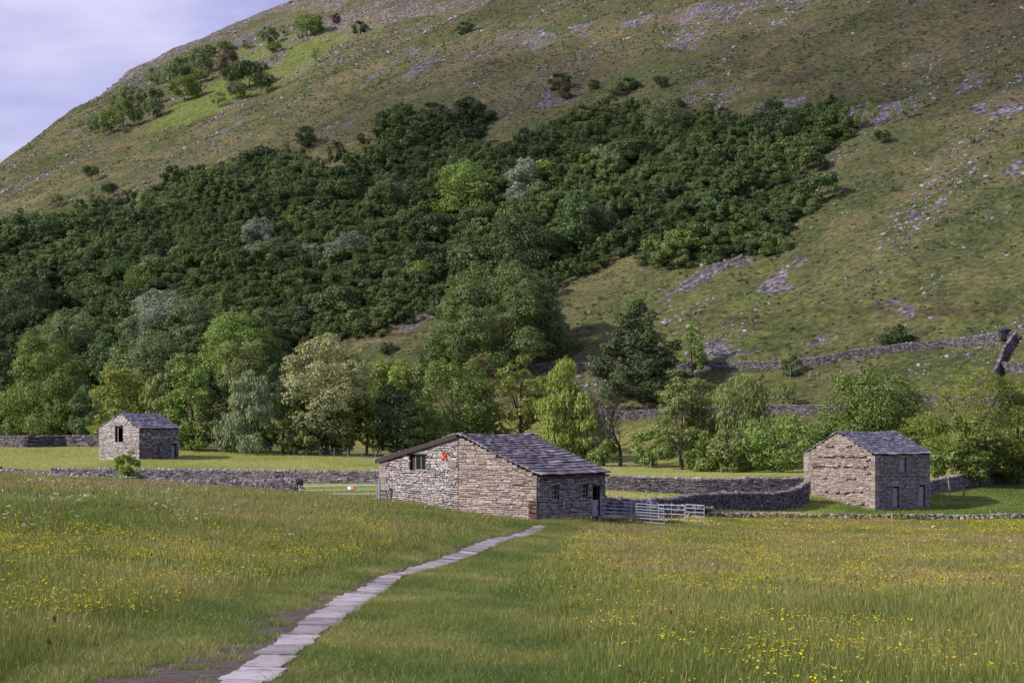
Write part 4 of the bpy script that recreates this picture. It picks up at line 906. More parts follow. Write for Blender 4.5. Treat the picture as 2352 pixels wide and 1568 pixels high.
def crown_mesh(name, h, w, shape, seed, leaf, mt, dens=2.4, bot=.18, K=None, weep=0, loose=1.0, cs=(.21, .36), d2=None, tint_top=0.0):
    R = RS(seed); f = PROF[shape]; hc = h*(1-bot)
    K = K or int(20+30*min(1.5, (w*hc)/120))
    t = R.rand(K*3)**.9; keep = R.rand(K*3) < f(t)**1.3; t = t[keep][:K]; K = len(t)
    t[0] = .93
    an = R.uniform(0, 2*np.pi, K); rr = f(t)*w*.5*(.22+.62*R.rand(K)**.5); rc = w*.5*R.uniform(cs[0], cs[1], K)*(.7+.5*f(t))
    cx, cy = rr*np.cos(an), rr*np.sin(an); cz = h*bot + t*hc*.93
    cz = np.minimum(cz, h-rc*.8)
    # uneven outline
    off = 1+.16*np.sin(an*2+seed)+.12*np.sin(an*3+seed*2); cx *= off; cy *= off
    area = .78*w*hc; n = int(2.9*dens*area/(leaf*leaf*.32))
    wts = rc**2; k = R.choice(K, n, p=wts/wts.sum())
    dv = R.normal(size=(n, 3)); out = np.c_[cx[k], cy[k], (cz[k]-(h*bot+hc*.4))]; out /= (np.linalg.norm(out, axis=1, keepdims=True)+1e-6)
    dv += out*.55; dv[:, 2] += .35; dv /= np.linalg.norm(dv, axis=1, keepdims=True)
    rad = rc[k]*R.uniform(.15, 1.0, n)**.28*loose*(1+.22*np.sin(dv[:, 0]*5+k)+.18*np.sin(dv[:, 2]*7+k*2))
    P = np.c_[cx[k], cy[k], cz[k]] + dv*rad[:, None]*np.array([1, 1, .78])
    if weep: P[:, 2] -= weep*rc[k]*R.rand(n)**2*1.6
    P[:, 2] = np.maximum(P[:, 2], h*bot*.35+R.rand(n)*.6)
    ex = np.percentile(np.abs(P[:, :2]), 96, axis=0); P[:, :2] *= (w*.5/ex); ez = np.percentile(P[:, 2], 99.3); P[:, 2] *= h/ez; cx = cx*(w*.5/ex[0]); cy = cy*(w*.5/ex[1]); cz = cz*h/ez
    nr = dv*1.15+np.array([0, 0, .25])+R.normal(size=(n, 3))*.62; nr /= np.linalg.norm(nr, axis=1, keepdims=True)
    a = np.cross(nr, R.normal(size=(n, 3))); a /= np.linalg.norm(a, axis=1, keepdims=True)
    if weep: a = a*.4+np.array([0, 0, -1.0]); a /= np.linalg.norm(a, axis=1, keepdims=True)
    b_ = np.cross(nr, a); s = leaf*R.uniform(.45, 1.15, n)[:, None]*.5; el = 1.25 if not weep else 1.9
    V = np.stack([P-a*s*el, P+b_*s*.8, P+a*s*el, P-b_*s*.8], 1).reshape(-1, 3)
    Q = np.arange(n*4).reshape(-1, 4)
    cl = R.rand(K)
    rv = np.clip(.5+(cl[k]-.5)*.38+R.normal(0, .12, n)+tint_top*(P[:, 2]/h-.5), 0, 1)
    me = mesh_np(name, V, Q, {'rnd': ('FLOAT', 'FACE', rv.astype(np.float32))}); me.materials.append(mt)
    return me, np.c_[cx, cy, cz], rc
def trunk_mesh(h, w, cen, seed, mt, r0=None, limbs=9, fork=.35, multi=1, twig=0):
    R = random.Random(seed); mb = MB(); r0 = r0 or .017*h+.04
    idx = list(range(len(cen))); R.shuffle(idx); idx = idx[:limbs]; stems = []
    for m_ in range(multi):
        ox = R.uniform(-.3, .3)*(multi > 1)*w*.15; oy = R.uniform(-.3, .3)*(multi > 1)*w*.1
        lean = R.uniform(-.06, .06)*h+ox*2.0; pts = [(ox, oy, -.4), (ox+lean*.15, oy, h*.15), (ox+lean*.4, oy, h*.38), (ox+lean*.7, oy+.1, h*.6), (ox+lean, oy, h*.82)]
        rr = r0/math.sqrt(multi); mb.tube(pts, [rr*1.25, rr, rr*.75, rr*.42, rr*.12], 6); stems.append((pts, rr))
    for k, i in enumerate(idx):
        pts, rr = stems[k % len(stems)]; c_ = cen[i]; zz = min(max(c_[2]*.55, h*fork*.5), h*.7)
        j = 0
        while j < 3 and pts[j+1][2] < zz: j += 1
        f = (zz-pts[j][2])/(pts[j+1][2]-pts[j][2]+1e-6); p = Vector(pts[j]).lerp(Vector(pts[j+1]), max(0, min(1, f)))
        e = Vector(c_); m1 = p.lerp(e, .35)+Vector((R.uniform(-.3, .3), R.uniform(-.3, .3), -.15*(e-p).length*.4)); m2 = p.lerp(e, .7)+Vector((R.uniform(-.2, .2), R.uniform(-.2, .2), 0))
        q = rr*.36; mb.tube([p, m1, m2, e], [q, q*.75, q*.5, q*.2], 5, cap=False)
        for tw in range(twig):
            s_ = p.lerp(e, R.uniform(.35, 1)); L_ = R.uniform(.12, .28)*w; dr_ = Vector((R.uniform(-1, 1), R.uniform(-1, 1), R.uniform(-.2, 1))).normalized()
            a = s_+dr_*L_*.5+Vector((0, 0, .05*L_)); mb.tube([s_, a, a+(dr_+Vector((R.uniform(-.4, .4), R.uniform(-.4, .4), .2)))*L_*.5], [q*.3, q*.2, q*.06], 4, cap=False)
    return mb
def tree(name, pos, h, w, shape, col, label, cat='tree', group=None, seed=0, leaf=None, rz=0, dens=2.4, bark=None, **k):
    tk = {q: k.pop(q) for q in ('limbs', 'multi', 'twig', 'r0') if q in k}
    leaf = leaf or .22+.0004*pos[1]
    me, cen, rc = crown_mesh('crown', h, w, shape, seed+7, leaf, LEAF[col], dens, **k)
    r = empty(name, pos); link('crown', me, None, r); trunk_mesh(h, w, cen, seed, None, **tk).build('trunk', bark or M_BARK, r)
    tag(r, label, cat, group); return r
# x, top, base, width, shape, colour, kind, label, options
VT = [
 (20,735,1003,95,'dome','dark','broadleaf_tree','very dark tree standing at the left edge behind the far wall',{}),
 (100,776,1004,190,'dome','mid','broadleaf_tree','broad rounded mid green tree left of the small barn',{'bot': .08}),
 (152,880,1004,95,'dome','mid','broadleaf_tree','low soft green tree just left of the small barn roof, leftmost of two',{'bot': .04}),
 (200,888,1006,85,'oval','teal','broadleaf_tree','low bluish green tree touching the left side of the small barn',{'bot': .04}),
 (290,843,1020,150,'dome','ash','broadleaf_tree','spreading yellow green tree rising right behind the small barn roof',{'bot': .1}),
 (362,862,1026,80,'weep','olive','broadleaf_tree','narrow drooping olive tree above the right end of the small barn',{'weep': .6}),
 (440,845,1034,112,'dome','bright','broadleaf_tree','bright green tree with pale flower clusters right of the small barn',{'bot': .06}),
 (502,872,1036,88,'dome','grey','broadleaf_tree','greyish tree squeezed between a bright green tree and a silvery willow',{'bot': .08}),
 (573,856,1042,122,'weep','pale','willow_tree','silvery pale willow with a drooping crown behind the wire fence',{'weep': .7, 'bot': .05}),
 (650,905,1042,90,'dome','bright','broadleaf_tree','leafy green tree just right of the silvery willow',{'bot': .05}),
 (750,775,1045,178,'dome','cream','whitebeam_tree','tall cream flowering tree, brightest of the riverside row',{'bot': .1, 'tint_top': .35}),
 (700,890,1042,100,'oval','grey','broadleaf_tree','olive grey tree under the cream flowering crown, left side',{'bot': .06}),
 (800,838,1042,62,'oval','ash','broadleaf_tree','slim yellowish tree at the right flank of the cream flowering tree',{'bot': .12}),
 (876,828,1000,120,'flat','yellow','broadleaf_tree','spreading yellow topped tree in the middle of the riverside row',{'bot': .2}),
 (955,838,990,80,'flat','olive','broadleaf_tree','small brown tinged tree between the yellow topped tree and a big green one',{'bot': .2}),
 (842,897,1044,105,'flat','ash','broadleaf_tree','low golden green tree with layered branches beside the wire fence',{'bot': .08}),
 (912,883,1046,128,'dome','teal','broadleaf_tree','blue green bushy tree behind the left slope of the big barn',{'bot': .04}),
 (1042,830,1048,180,'dome','mid','broadleaf_tree','large rounded green tree directly behind the big barn ridge',{'bot': .06}),
 (1195,820,1050,135,'oval','ash','ash_tree','open yellow green ash with visible pale limbs behind the big barn roof',{'bot': .2, 'dens': 1.4, 'twig': 2, 'limbs': 16, 'cs': (.15, .25), 'K': 44}),
 (1298,832,1060,150,'cone','yellow','birch_tree','tall yellow green birch with soft hanging twigs right of the ash',{'weep': .55, 'bot': .05}),
 (1345,905,1062,80,'weep','yellow','birch_tree','smaller birch at the right foot of the tall yellow green birch',{'weep': .55, 'bot': .05}),
 (1468,697,925,198,'cone','dark','broadleaf_tree','dark green pyramid shaped tree standing up the slope behind the bare trees',{'bot': .04, 'tint_top': .25, 'K': 70, 'cs': (.15, .25), 'dens': 3.2}),
 (1152,610,862,312,'dome','syc','sycamore_tree','huge round sycamore, largest tree, alone below the wood',{'bot': .05, 'tint_top': .8, 'K': 80, 'cs': (.14, .23), 'dens': 3.6}),  # tint_top paints a sunlit top into the leaf colour
 (1003,790,858,85,'dome','dark','broadleaf_tree','dark low tree tucked under the left side of the huge sycamore',{'bot': .04}),
 (1588,740,853,62,'cone','bright','birch_tree','slender light birch alone in front of the upper field wall',{'bot': .08, 'dens': 1.4}),
 (1570,868,1080,118,'dome','olive','broadleaf_tree','olive green tree with dark twin trunks right of the bare trees',{'bot': .14, 'multi': 2}),
 (1500,985,1074,95,'dome','bright','broadleaf_tree','low bright bush like tree just right of the bare trees',{'bot': .05}),
 (1602,870,930,75,'dome','olive','broadleaf_tree','round headed small tree peeping over the olive tree',{'bot': .1}),
 (1700,872,1078,195,'weep','olive','birch_tree','wide drooping olive birch between the two middle stone barns',{'weep': .6, 'bot': .12, 'multi': 2}),
 (1672,985,1086,95,'dome','olive','broadleaf_tree','low round tree in front of the wide drooping birch',{'bot': .04}),
 (1793,955,1086,155,'dome','bright','broadleaf_tree','bright round topped tree left of the tall barn roof',{'bot': .06}),
 (2012,852,1062,215,'round','mid','broadleaf_tree','large round billowing tree straight behind the tall barn',{'bot': .06, 'tint_top': .25}),
 (1918,965,1062,90,'dome','bright','broadleaf_tree','light green low tree at the left shoulder of the tall barn',{'bot': .04}),
 (2110,960,1070,100,'dome','mid','broadleaf_tree','dark leafy tree filling the gap right of the tall barn ridge',{'bot': .04}),
 (2200,955,1118,120,'dome','mid','broadleaf_tree','dense green undergrowth tree left of the big ash trunk',{'bot': .12}),
 (2340,880,1112,150,'dome','mid','broadleaf_tree','green tree at the right edge behind the big ash',{'bot': .1}),
 (2310,1010,1112,120,'dome','bright','broadleaf_tree','low green tree hanging over the wall near the right edge',{'bot': .2}),
 (1812,885,935,48,'dome','grey','thorn_bush','small grey twiggy bush above the lower hill wall',{'dens': 1.1, 'twig': 3}),
 (1817,818,866,44,'dome','teal','young_tree','small blue green young tree growing out of a wooden guard',{'bot': .1}),
 (2056,745,795,68,'dome','dark','hawthorn_bush','dark round hawthorn just above the upper wall on the right',{'bot': .02}),
 (890,787,813,40,'dome','dark','hawthorn_bush','small dark thorn bush on the slope left of the huge sycamore',{'bot': .02}),
 (1388,1010,1072,70,'dome','mid','broadleaf_tree','low green scrub tree around the feet of the bare trees',{'bot': .02}),
 (555,783,935,105,'flat','olive','broadleaf_tree','buff coloured tree with layered top above the silvery willow',{'bot': .15}),
 (545,722,900,172,'dome','bright','broadleaf_tree','tall fresh green tree in the second row above the buff tree',{'bot': .05}),
 (605,712,850,85,'dome','grey','broadleaf_tree','pale headed tree at the right shoulder of the tall fresh green tree',{'bot': .1, 'tint_top': .4}),
 (362,670,810,135,'dome','white','whitebeam_tree','silvery topped tree highest in the left group, left of a pair',{'bot': .05, 'tint_top': .7}),
 (440,683,812,100,'dome','grey','whitebeam_tree','silvery green tree forming the right half of the pale topped pair',{'bot': .05, 'tint_top': .6}),
 (160,723,868,145,'dome','grey','broadleaf_tree','wide dull green tree with a frosted top above the broad left tree',{'bot': .05, 'tint_top': .4}),
 (315,730,870,98,'dome','grey','broadleaf_tree','grey green tree just below the silvery topped pair',{'bot': .05}),
 (243,770,876,78,'oval','teal','broadleaf_tree','narrow dark blue green tree left of the grey green tree',{'bot': .05}),
 (356,765,885,112,'dome','grey','broadleaf_tree','dull mauve tinged tree in the second row above the drooping olive tree',{'bot': .05}),
 (425,815,915,85,'dome','olive','broadleaf_tree','pale olive tree between the bright green tree and the second row',{'bot': .05}),
 (62,640,760,130,'dome','dark','broadleaf_tree','dark tall tree in the wood near the left edge',{'bot': .03}),
 (395,930,1034,70,'dome','mid','broadleaf_tree','low green tree touching the right gable of the small barn',{'bot': .02}),
 (700,955,1046,70,'dome','olive','broadleaf_tree','low olive shrub tree under the cream flowering tree',{'bot': .02}),
 (770,940,1046,80,'dome','mid','broadleaf_tree','low dark green tree behind the fence right of the cream flowering tree',{'bot': .02}),
 (975,950,1050,90,'dome','bright','broadleaf_tree','low leafy tree just above the barge board of the big barn',{'bot': .02}),
 (1120,960,1050,90,'dome','mid','broadleaf_tree','low green tree touching the ridge of the big barn',{'bot': .02}),
 (1610,985,1084,90,'dome','mid','broadleaf_tree','low green tree between two olive crowned ones',{'bot': .02}),
 (640,840,960,90,'dome','dark','broadleaf_tree','dark tree behind the silvery willow and the cream flowering tree',{'bot': .04}),
]
for i, (x, yt, yb, w_, shp, col, nm, lab, op) in enumerate(VT):
    p = ray(x, yb, 100); k = p.y/F; tree(nm, p, (yb-yt)*k, w_*k*1.0, shp, col, lab, seed=100+i*3, **op)
# the big ash near the right edge and the fresh bush at the left wall stand closer
p = Vector((*gp(2250, 0, 173), 0)); p.z = hat(p.x, p.y); k = p.y/F
tree('ash_tree', p, (1118-858)*k, 250*k, 'round', 'ash', 'large open crowned ash with pale bare limbs right of the tall barn', seed=501, leaf=.19, dens=1.15, bot=.14, K=90, cs=(.11, .19), limbs=30, twig=3, r0=.3)
p = Vector((*gp(295, 0, 161), 0)); p.z = hat(p.x, p.y); k = p.y/F
tree('elder_bush', p, 3.0, 2.3, 'oval', 'yellow', 'fresh green bush growing against the wall in front of the small barn', 'bush', seed=502, leaf=.13, dens=3.6, bot=.02, K=20)
# bare trees
def bare(pos, h, w, seed, label, bark=M_BARKD, name='bare_tree', depth=5, r0=None, spread=.55):
    R = random.Random(seed); tr_, tw = MB(), MB()
    def grow(p, d, L_, r, lv):
        n = 3; pts = [p]; q = d
        for i in range(n): q = (q+Vector((R.uniform(-.16, .16), R.uniform(-.16, .16), R.uniform(-.02, .12)))).normalized(); pts.append(pts[-1]+q*L_/n)
        tr_.tube(pts, [r, r*.88, r*.76, r*.62], 6 if lv > 2 else 4, cap=False)
        if lv == 0: return
        for k in range(2 if lv > 2 else 3):
            a = R.uniform(0, 6.28); s = spread*R.uniform(.6, 1.2); nd = (q+Vector((math.cos(a)*s, math.sin(a)*s, R.uniform(-.05, .25)))).normalized(); grow(pts[-1-(k > 1)], nd, L_*R.uniform(.62, .85), r*.62, lv-1)
        if lv > 1: a = R.uniform(0, 6.28); grow(pts[2], (q*.3+Vector((math.cos(a), math.sin(a), .35))).normalized(), L_*.6, r*.4, lv-2)
    grow(Vector((0, 0, -.3)), Vector((R.uniform(-.1, .1), 0, 1)), h*.28, r0 or .025*h, depth)
    r = empty(name, pos); tr_.build('trunk', bark, r); tag(r, label, 'tree'); return r
for (x, yt, yb, lab, sd_) in ((1386,895,1070,'bare dark tree behind the big barn roof end, left one of two',3), (1424,878,1072,'bare dark tree with a wide twiggy head, right one of two',8)):
    p = ray(x, yb, 100); bare(p, (yb-yt)*p.y/F, 5, sd_, lab, depth=6, r0=.3, spread=.68)
# hillside wood: one dense mass of hazel and thorn
WL = [lm('wood_leaf_dark', (.033, .056, .018), inst=True, var=.9)]
WL[0] = leafmat('wood_leaf', [(0, (.035, .062, .018)), (.3, (.065, .108, .025)), (.55, (.105, .155, .035)), (.8, (.155, .20, .055)), (1, (.22, .26, .12))], .25, .45)
WP = []
for i, (shp, h_, w_) in enumerate((('dome', 5, 6.5), ('dome', 5.5, 6), ('round', 5, 5.5), ('dome', 4.6, 7), ('oval', 6.5, 5), ('dome', 5.2, 6.2), ('flat', 5, 6.5))):
    me, cen, rc = crown_mesh('wood_shrub', h_, w_, shp, 900+i, .31, WL[0], 2.0, bot=.0, K=16, cs=(.22, .36)); WP.append(bpy.data.objects.new('wood_shrub', me))
R = RS(77); n = 60000; Y = np.sqrt(R.rand(n)*(760**2-255**2)+255**2); X = (R.rand(n)*2-1)*.36*Y; Z = height(X, Y); px_, py_ = proj(X, Y, Z)
jit = (fbm(X/12, Y/12, 99, 3)-.5)*46+R.normal(0, 9, n)*(fbm(X/25, Y/25, 98, 2) > .5)
ok = inpoly(px_+jit, py_-F/Y*3.0+jit*.5, WOODP); ok &= ~(py_ > 985); ok &= ~((fbm(X/9, Y/9, 97, 3) > .66) & (R.rand(n) < .8))
X, Y, Z = X[ok], Y[ok], Z[ok]; cell = {}; keep = []
for i in range(len(X)):
    rmin = 2.35; c_ = (int(X[i]//rmin), int(Y[i]//rmin)); good = True
    for a in (-1, 0, 1):
        for b_ in (-1, 0, 1):
            for j in cell.get((c_[0]+a, c_[1]+b_), ()):
                if (X[j]-X[i])**2+(Y[j]-Y[i])**2 < rmin*rmin: good = False; break
    if good: cell.setdefault(c_, []).append(i); keep.append(i)
X, Y, Z = X[keep], Y[keep], Z[keep]; n = len(X); s = R.uniform(.5, 1.0, n)+.85*(R.rand(n) < .16)*R.rand(n); s *= np.where(X/Y > .02, .82, 1.0); print('wood shrubs', n)
tn = np.clip(.08+.66*fbm(X/16, Y/16, 35, 3)+R.normal(0, .14, n)+.24*(R.rand(n) < .13), 0, 1)
scatter('hillside_wood', np.c_[X, Y, Z-.4], R.uniform(0, 6.28, n), np.c_[s, s, s*R.uniform(.8, 1.2, n)], WP, R.randint(0, len(WP), n), tn, 'dense dark green scrub wood covering the lower hillside', 'wood')
# taller or paler trees standing out of the wood
WT = [
 (1207,370,478,88,'dome','white','frosty pale tree near the middle of the wood',{'tint_top': .5}), (1252,368,440,58,'dome','bright','light green tree right behind the frosty pale tree',{}),
 (1068,375,492,128,'dome','bright','wide light green tree left of the frosty pale tree',{'tint_top': .3}), (885,402,506,84,'dome','grey','greyish loose tree in the centre left of the wood',{}),
 (1190,495,628,165,'dome','dark','big dark grey green tree above the huge sycamore',{'tint_top': .2}), (1332,438,570,104,'oval','teal','tall blue green tree right of the big dark grey green one',{}),
 (1402,335,385,84,'dome','pale','pale domed tree high in the right half of the wood',{'tint_top': .3}), (597,500,592,72,'oval','white','silvery narrow tree left of the wood centre',{'tint_top': .4}),
 (690,478,535,62,'dome','mid','soft green tree uphill to the right of the silvery narrow tree',{}), (802,535,612,92,'dome','white','silvery feathery tree just right of a pale domed bush',{}),
 (722,562,618,80,'dome','pale','pale domed bush like tree left of the silvery feathery tree',{}), (1642,438,502,62,'oval','teal','loose blue green tree in the right part of the wood',{}),
 (1396,535,575,52,'dome','brown','small reddish brown tree at the lower edge of the wood',{}), (1565,528,592,78,'dome','bright','bright green bush at the lowest right corner of the wood, larger of two',{}),
 (1505,540,592,62,'dome','mid','mid green bush at the lowest right corner of the wood, left of the larger one',{}), (1530,240,305,92,'dome','grey','grey green dome near the top edge of the wood',{}),
 (345,608,672,90,'dome','mid','rounded green tree in the left half of the wood',{}), (285,585,645,84,'dome','teal','blue tinged dome uphill left of the rounded green tree',{}),
 (90,490,560,82,'dome','teal','blue green tree on the top edge of the wood near the left side',{}), (52,512,548,46,'dome','pale','little pale tree beside the blue green one at the left edge of the wood',{}),
 (430,555,620,66,'dome','olive','olive coloured dome left of the silvery narrow tree',{}), (1460,640,0,0,'','','',{}),
 (1020,655,735,80,'dome','dark','dark tree at the lower edge of the wood behind the huge sycamore',{}), (1912,218,268,40,'oval','dark','dark upright tree at the top right tip of the wood',{}),
 (1350,345,392,60,'dome','mid','green dome left of the pale domed tree',{}), (960,600,660,90,'dome','mid','mid green dome in the lower centre of the wood',{}),
]
for i, (x, yt, yb, w_, shp, col, lab, op) in enumerate(WT):
    if not shp: continue
    p = ray(x, yb, 240); k = p.y/F; tree('broadleaf_tree', p, (yb-yt)*k, w_*k, shp, col, lab, seed=700+i*3, leaf=.42, bot=.03, limbs=5, group='trees standing out of the hillside wood', **op)
# scattered hill trees: a few kinds copied
dark_=0
def kind(name, shp, col, w_, seed, **k):
    r = tree(name, Vector((0, 0, 0)), 6.0, w_, shp, col, None, None, seed=seed, leaf=.36, limbs=8, **k); return r
KD = {'a': kind('hill_tree', 'dome', 'grey', 7.0, 801, bot=.28), 'b': kind('hill_tree', 'dome', 'mid', 6.4, 802, bot=.26), 'c': kind('hill_tree', 'flat', 'dark', 7.4, 803, bot=.36), 'd': kind('juniper_bush', 'dome', 'dark', 6.5, 804, bot=.02),
      'e': kind('hill_tree', 'dome', 'olive', 5.6, 805, bot=.3, dens=.9, twig=3), 'f': kind('hawthorn_bush', 'dome', 'brown', 6.5, 806, bot=.05), 'g': kind('hill_tree', 'oval', 'grey', 5.2, 807, bot=.25, dens=1.2)}
used = set()
def place(x, yt, yb, w_, kd, lab, cat='tree', grp='trees scattered on the open hillside'):
    p = ray(x, yb, 240); src = KD[kd]
    if kd in used:
        o = src.copy(); COL.objects.link(o)
        for c_ in src.children:
            d_ = c_.copy(); COL.objects.link(d_); d_.parent = o
    else: o = src; used.add(kd)
    k = p.y/F*1.15; h = (yb-yt)*k/6.0; ww = w_*k/6.6; o.location = p; o.scale = (ww, ww, h); o.rotation_euler = (0, 0, (x*7.3) % 6.28); tag(o, lab, cat, grp)
Z4 = [ # zoomed survey of the upper left slope: x, top, base, width, kind, label
 (370,558,595,36,'g','tiny grey tree nearest the left skyline'),(437,545,618,62,'a','grey tree left of the widest tree in the lower left cluster'),(512,520,615,96,'b','widest tree of the lower left cluster'),(478,590,630,36,'e','thin little tree below the widest tree of the lower left cluster'),
 (570,590,618,46,'e','low leaning tree at the foot of the lower left cluster'),(615,520,592,58,'c','small flat topped tree right of the lower left cluster'),(568,468,530,60,'b','leafy tree uphill of the widest cluster tree'),(605,410,500,86,'a','round grey tree above the lower left cluster'),
 (645,425,505,54,'a','grey tree leaning on the round grey tree, right side'),(510,445,505,52,'g','thin tree near the skyline above the lower left cluster'),(716,420,490,54,'c','lone dark tree on the bright green grass, upper of two'),(705,470,552,78,'a','lone grey tree on the bright green grass, lower of two'),
 (705,318,402,56,'g','greyish tree below the pale crag, alone'),(845,365,470,120,'b','broad rounded tree at the bottom of the central clump'),(812,290,400,100,'a','grey tree on the left of the central clump'),(865,270,380,90,'g','pale stemmed tree in the middle of the central clump'),
 (925,235,350,90,'a','tall grey tree heading the central clump'),(955,215,260,60,'b','small green tree at the very top of the central clump'),(920,330,385,58,'b','green bush like tree on the right of the central clump'),(780,330,400,60,'a','low tree at the left foot of the central clump'),
 (1032,198,242,64,'b','green round tree right above the brown bush'),(1050,246,332,76,'f','brown leaved bush on the bright green grass'),(1145,305,405,112,'c','largest dark flat topped tree on the bright green grass'),(1072,330,425,80,'c','dark tree joined to the left of the largest flat topped tree'),
 (1200,355,440,80,'c','dark tree casting a long shadow, rightmost of the dark group'),(1085,388,462,72,'a','grey tree below the dark group'),(1005,430,496,66,'g','thin grey tree down left of the dark group'),(1235,138,215,76,'a','grey tree beside the upper crag'),
 (1262,205,245,60,'b','low green bush below the grey crag tree'),(1300,120,175,40,'g','slim tree between the two crag trees'),(1130,188,232,44,'g','small pale twiggy tree left of the upper crag'),(1425,82,172,104,'b','biggest tree at the upper crag'),(1392,140,195,50,'g','thin tree clinging below the biggest crag tree'),
 (1545,70,108,44,'f','brownish bush up right of the biggest crag tree'),(1655,110,158,56,'d','dark low bush at the right end of the crag'),(1450,232,300,44,'e','sparse lone tree on the bright green grass, far right'),(1255,255,295,46,'e','sparse tree bending over the lower crag'),
 (2140,112,158,60,'d','low dark juniper high in the middle of the slope'),(1405,595,678,88,'d','dark rounded hawthorn above the left part of the wood'),(1308,655,718,46,'e','bare looking tree just above the wood edge'),(1545,665,742,66,'d','dark hawthorn right of the rounded one above the wood'),
 (1658,622,662,40,'d','small dark bush on the slope between two dark thickets'),(1750,535,645,66,'d','left dark bush of the thicket above the wood'),(1845,495,585,110,'d','broad dark bush in the thicket above the wood'),(1992,485,560,90,'d','middle dark bush of the thicket above the wood'),
 (2130,488,600,150,'d','largest dark bush of the thicket above the wood'),(2195,480,545,66,'d','right end bush of the thicket above the wood'),(1750,678,745,84,'f','brownish bush at the top edge of the wood'),(420,775,842,56,'c','lone dark tree on the lower left slope, upper'),
 (412,870,922,50,'g','grey tree below the lone dark tree on the lower left slope'),(500,852,915,60,'c','dark tree right of the grey one on the lower left slope'),(238,898,962,70,'e','open crowned tree leftmost on the lower slope'),(274,900,945,34,'e','slim tree touching the open crowned leftmost one'),
 (440,920,955,30,'d','tiny bush right at the left wood edge'),(912,770,815,60,'e','sparse grey tree at the wood edge below scree')]
for x, yt, yb, w_, kd, lab in Z4: place(x*.5, yt*.5, yb*.5, w_*.5, kd, lab, 'bush' if 'bush' in lab or 'hawthorn' in lab or 'juniper' in lab else 'tree')
Z5 = [(225,352,415,86,'d','dark bush high above the centre of the wood'),(246,392,456,56,'f','brown bush just below the high dark bush'),(378,373,412,48,'d','small dark bush in the row above the wood, second from left'),(540,370,420,76,'d','dark bush with grass around it in the row above the wood'),
 (500,402,440,60,'f','brownish low bush under the row above the wood'),(682,364,415,54,'c','little flat topped tree ending the row above the wood'),(1575,448,512,54,'e','grey thorn tree right of the wood tip, nearest the wood'),(1640,444,505,54,'e','second grey thorn tree right of the wood tip'),
 (1745,424,465,44,'g','small thin thorn high right of the wood tip'),(1890,444,505,58,'e','rightmost thorn of the group on the grey stones'),(1815,478,555,56,'g','taller thorn standing in the grey stones'),(1600,535,602,76,'e','low spreading thorn under the first grey thorns'),
 (1660,490,590,70,'e','twiggy thorn in the middle of the stone patch group'),(1745,520,572,40,'e','tiny thorn at the lower edge of the stone patch'),(1700,610,668,60,'c','lone thorn below the stone patch'),(2105,605,668,46,'g','lone thin thorn far right on the slope'),
 (1735,830,892,52,'g','faint bare thorn right of the wood'),(595,1182,1230,46,'e','twiggy thorn on the grass below the wood'),(2325,650,730,40,'e','pale leaning thorn at the right edge'),(1520,500,600,60,'g','grey tree merging with the right tip of the wood'),
 (970,500,530,40,'f','brown tinted bush on the top edge of the wood right part'),(830,1400,1450,40,'e','small twiggy bush right of the slender birch')]
for x, yt, yb, w_, kd, lab in Z5: place(1176+x*.5, yt*.5, yb*.5, w_*.5, kd, lab, 'bush' if 'bush' in lab else 'tree')
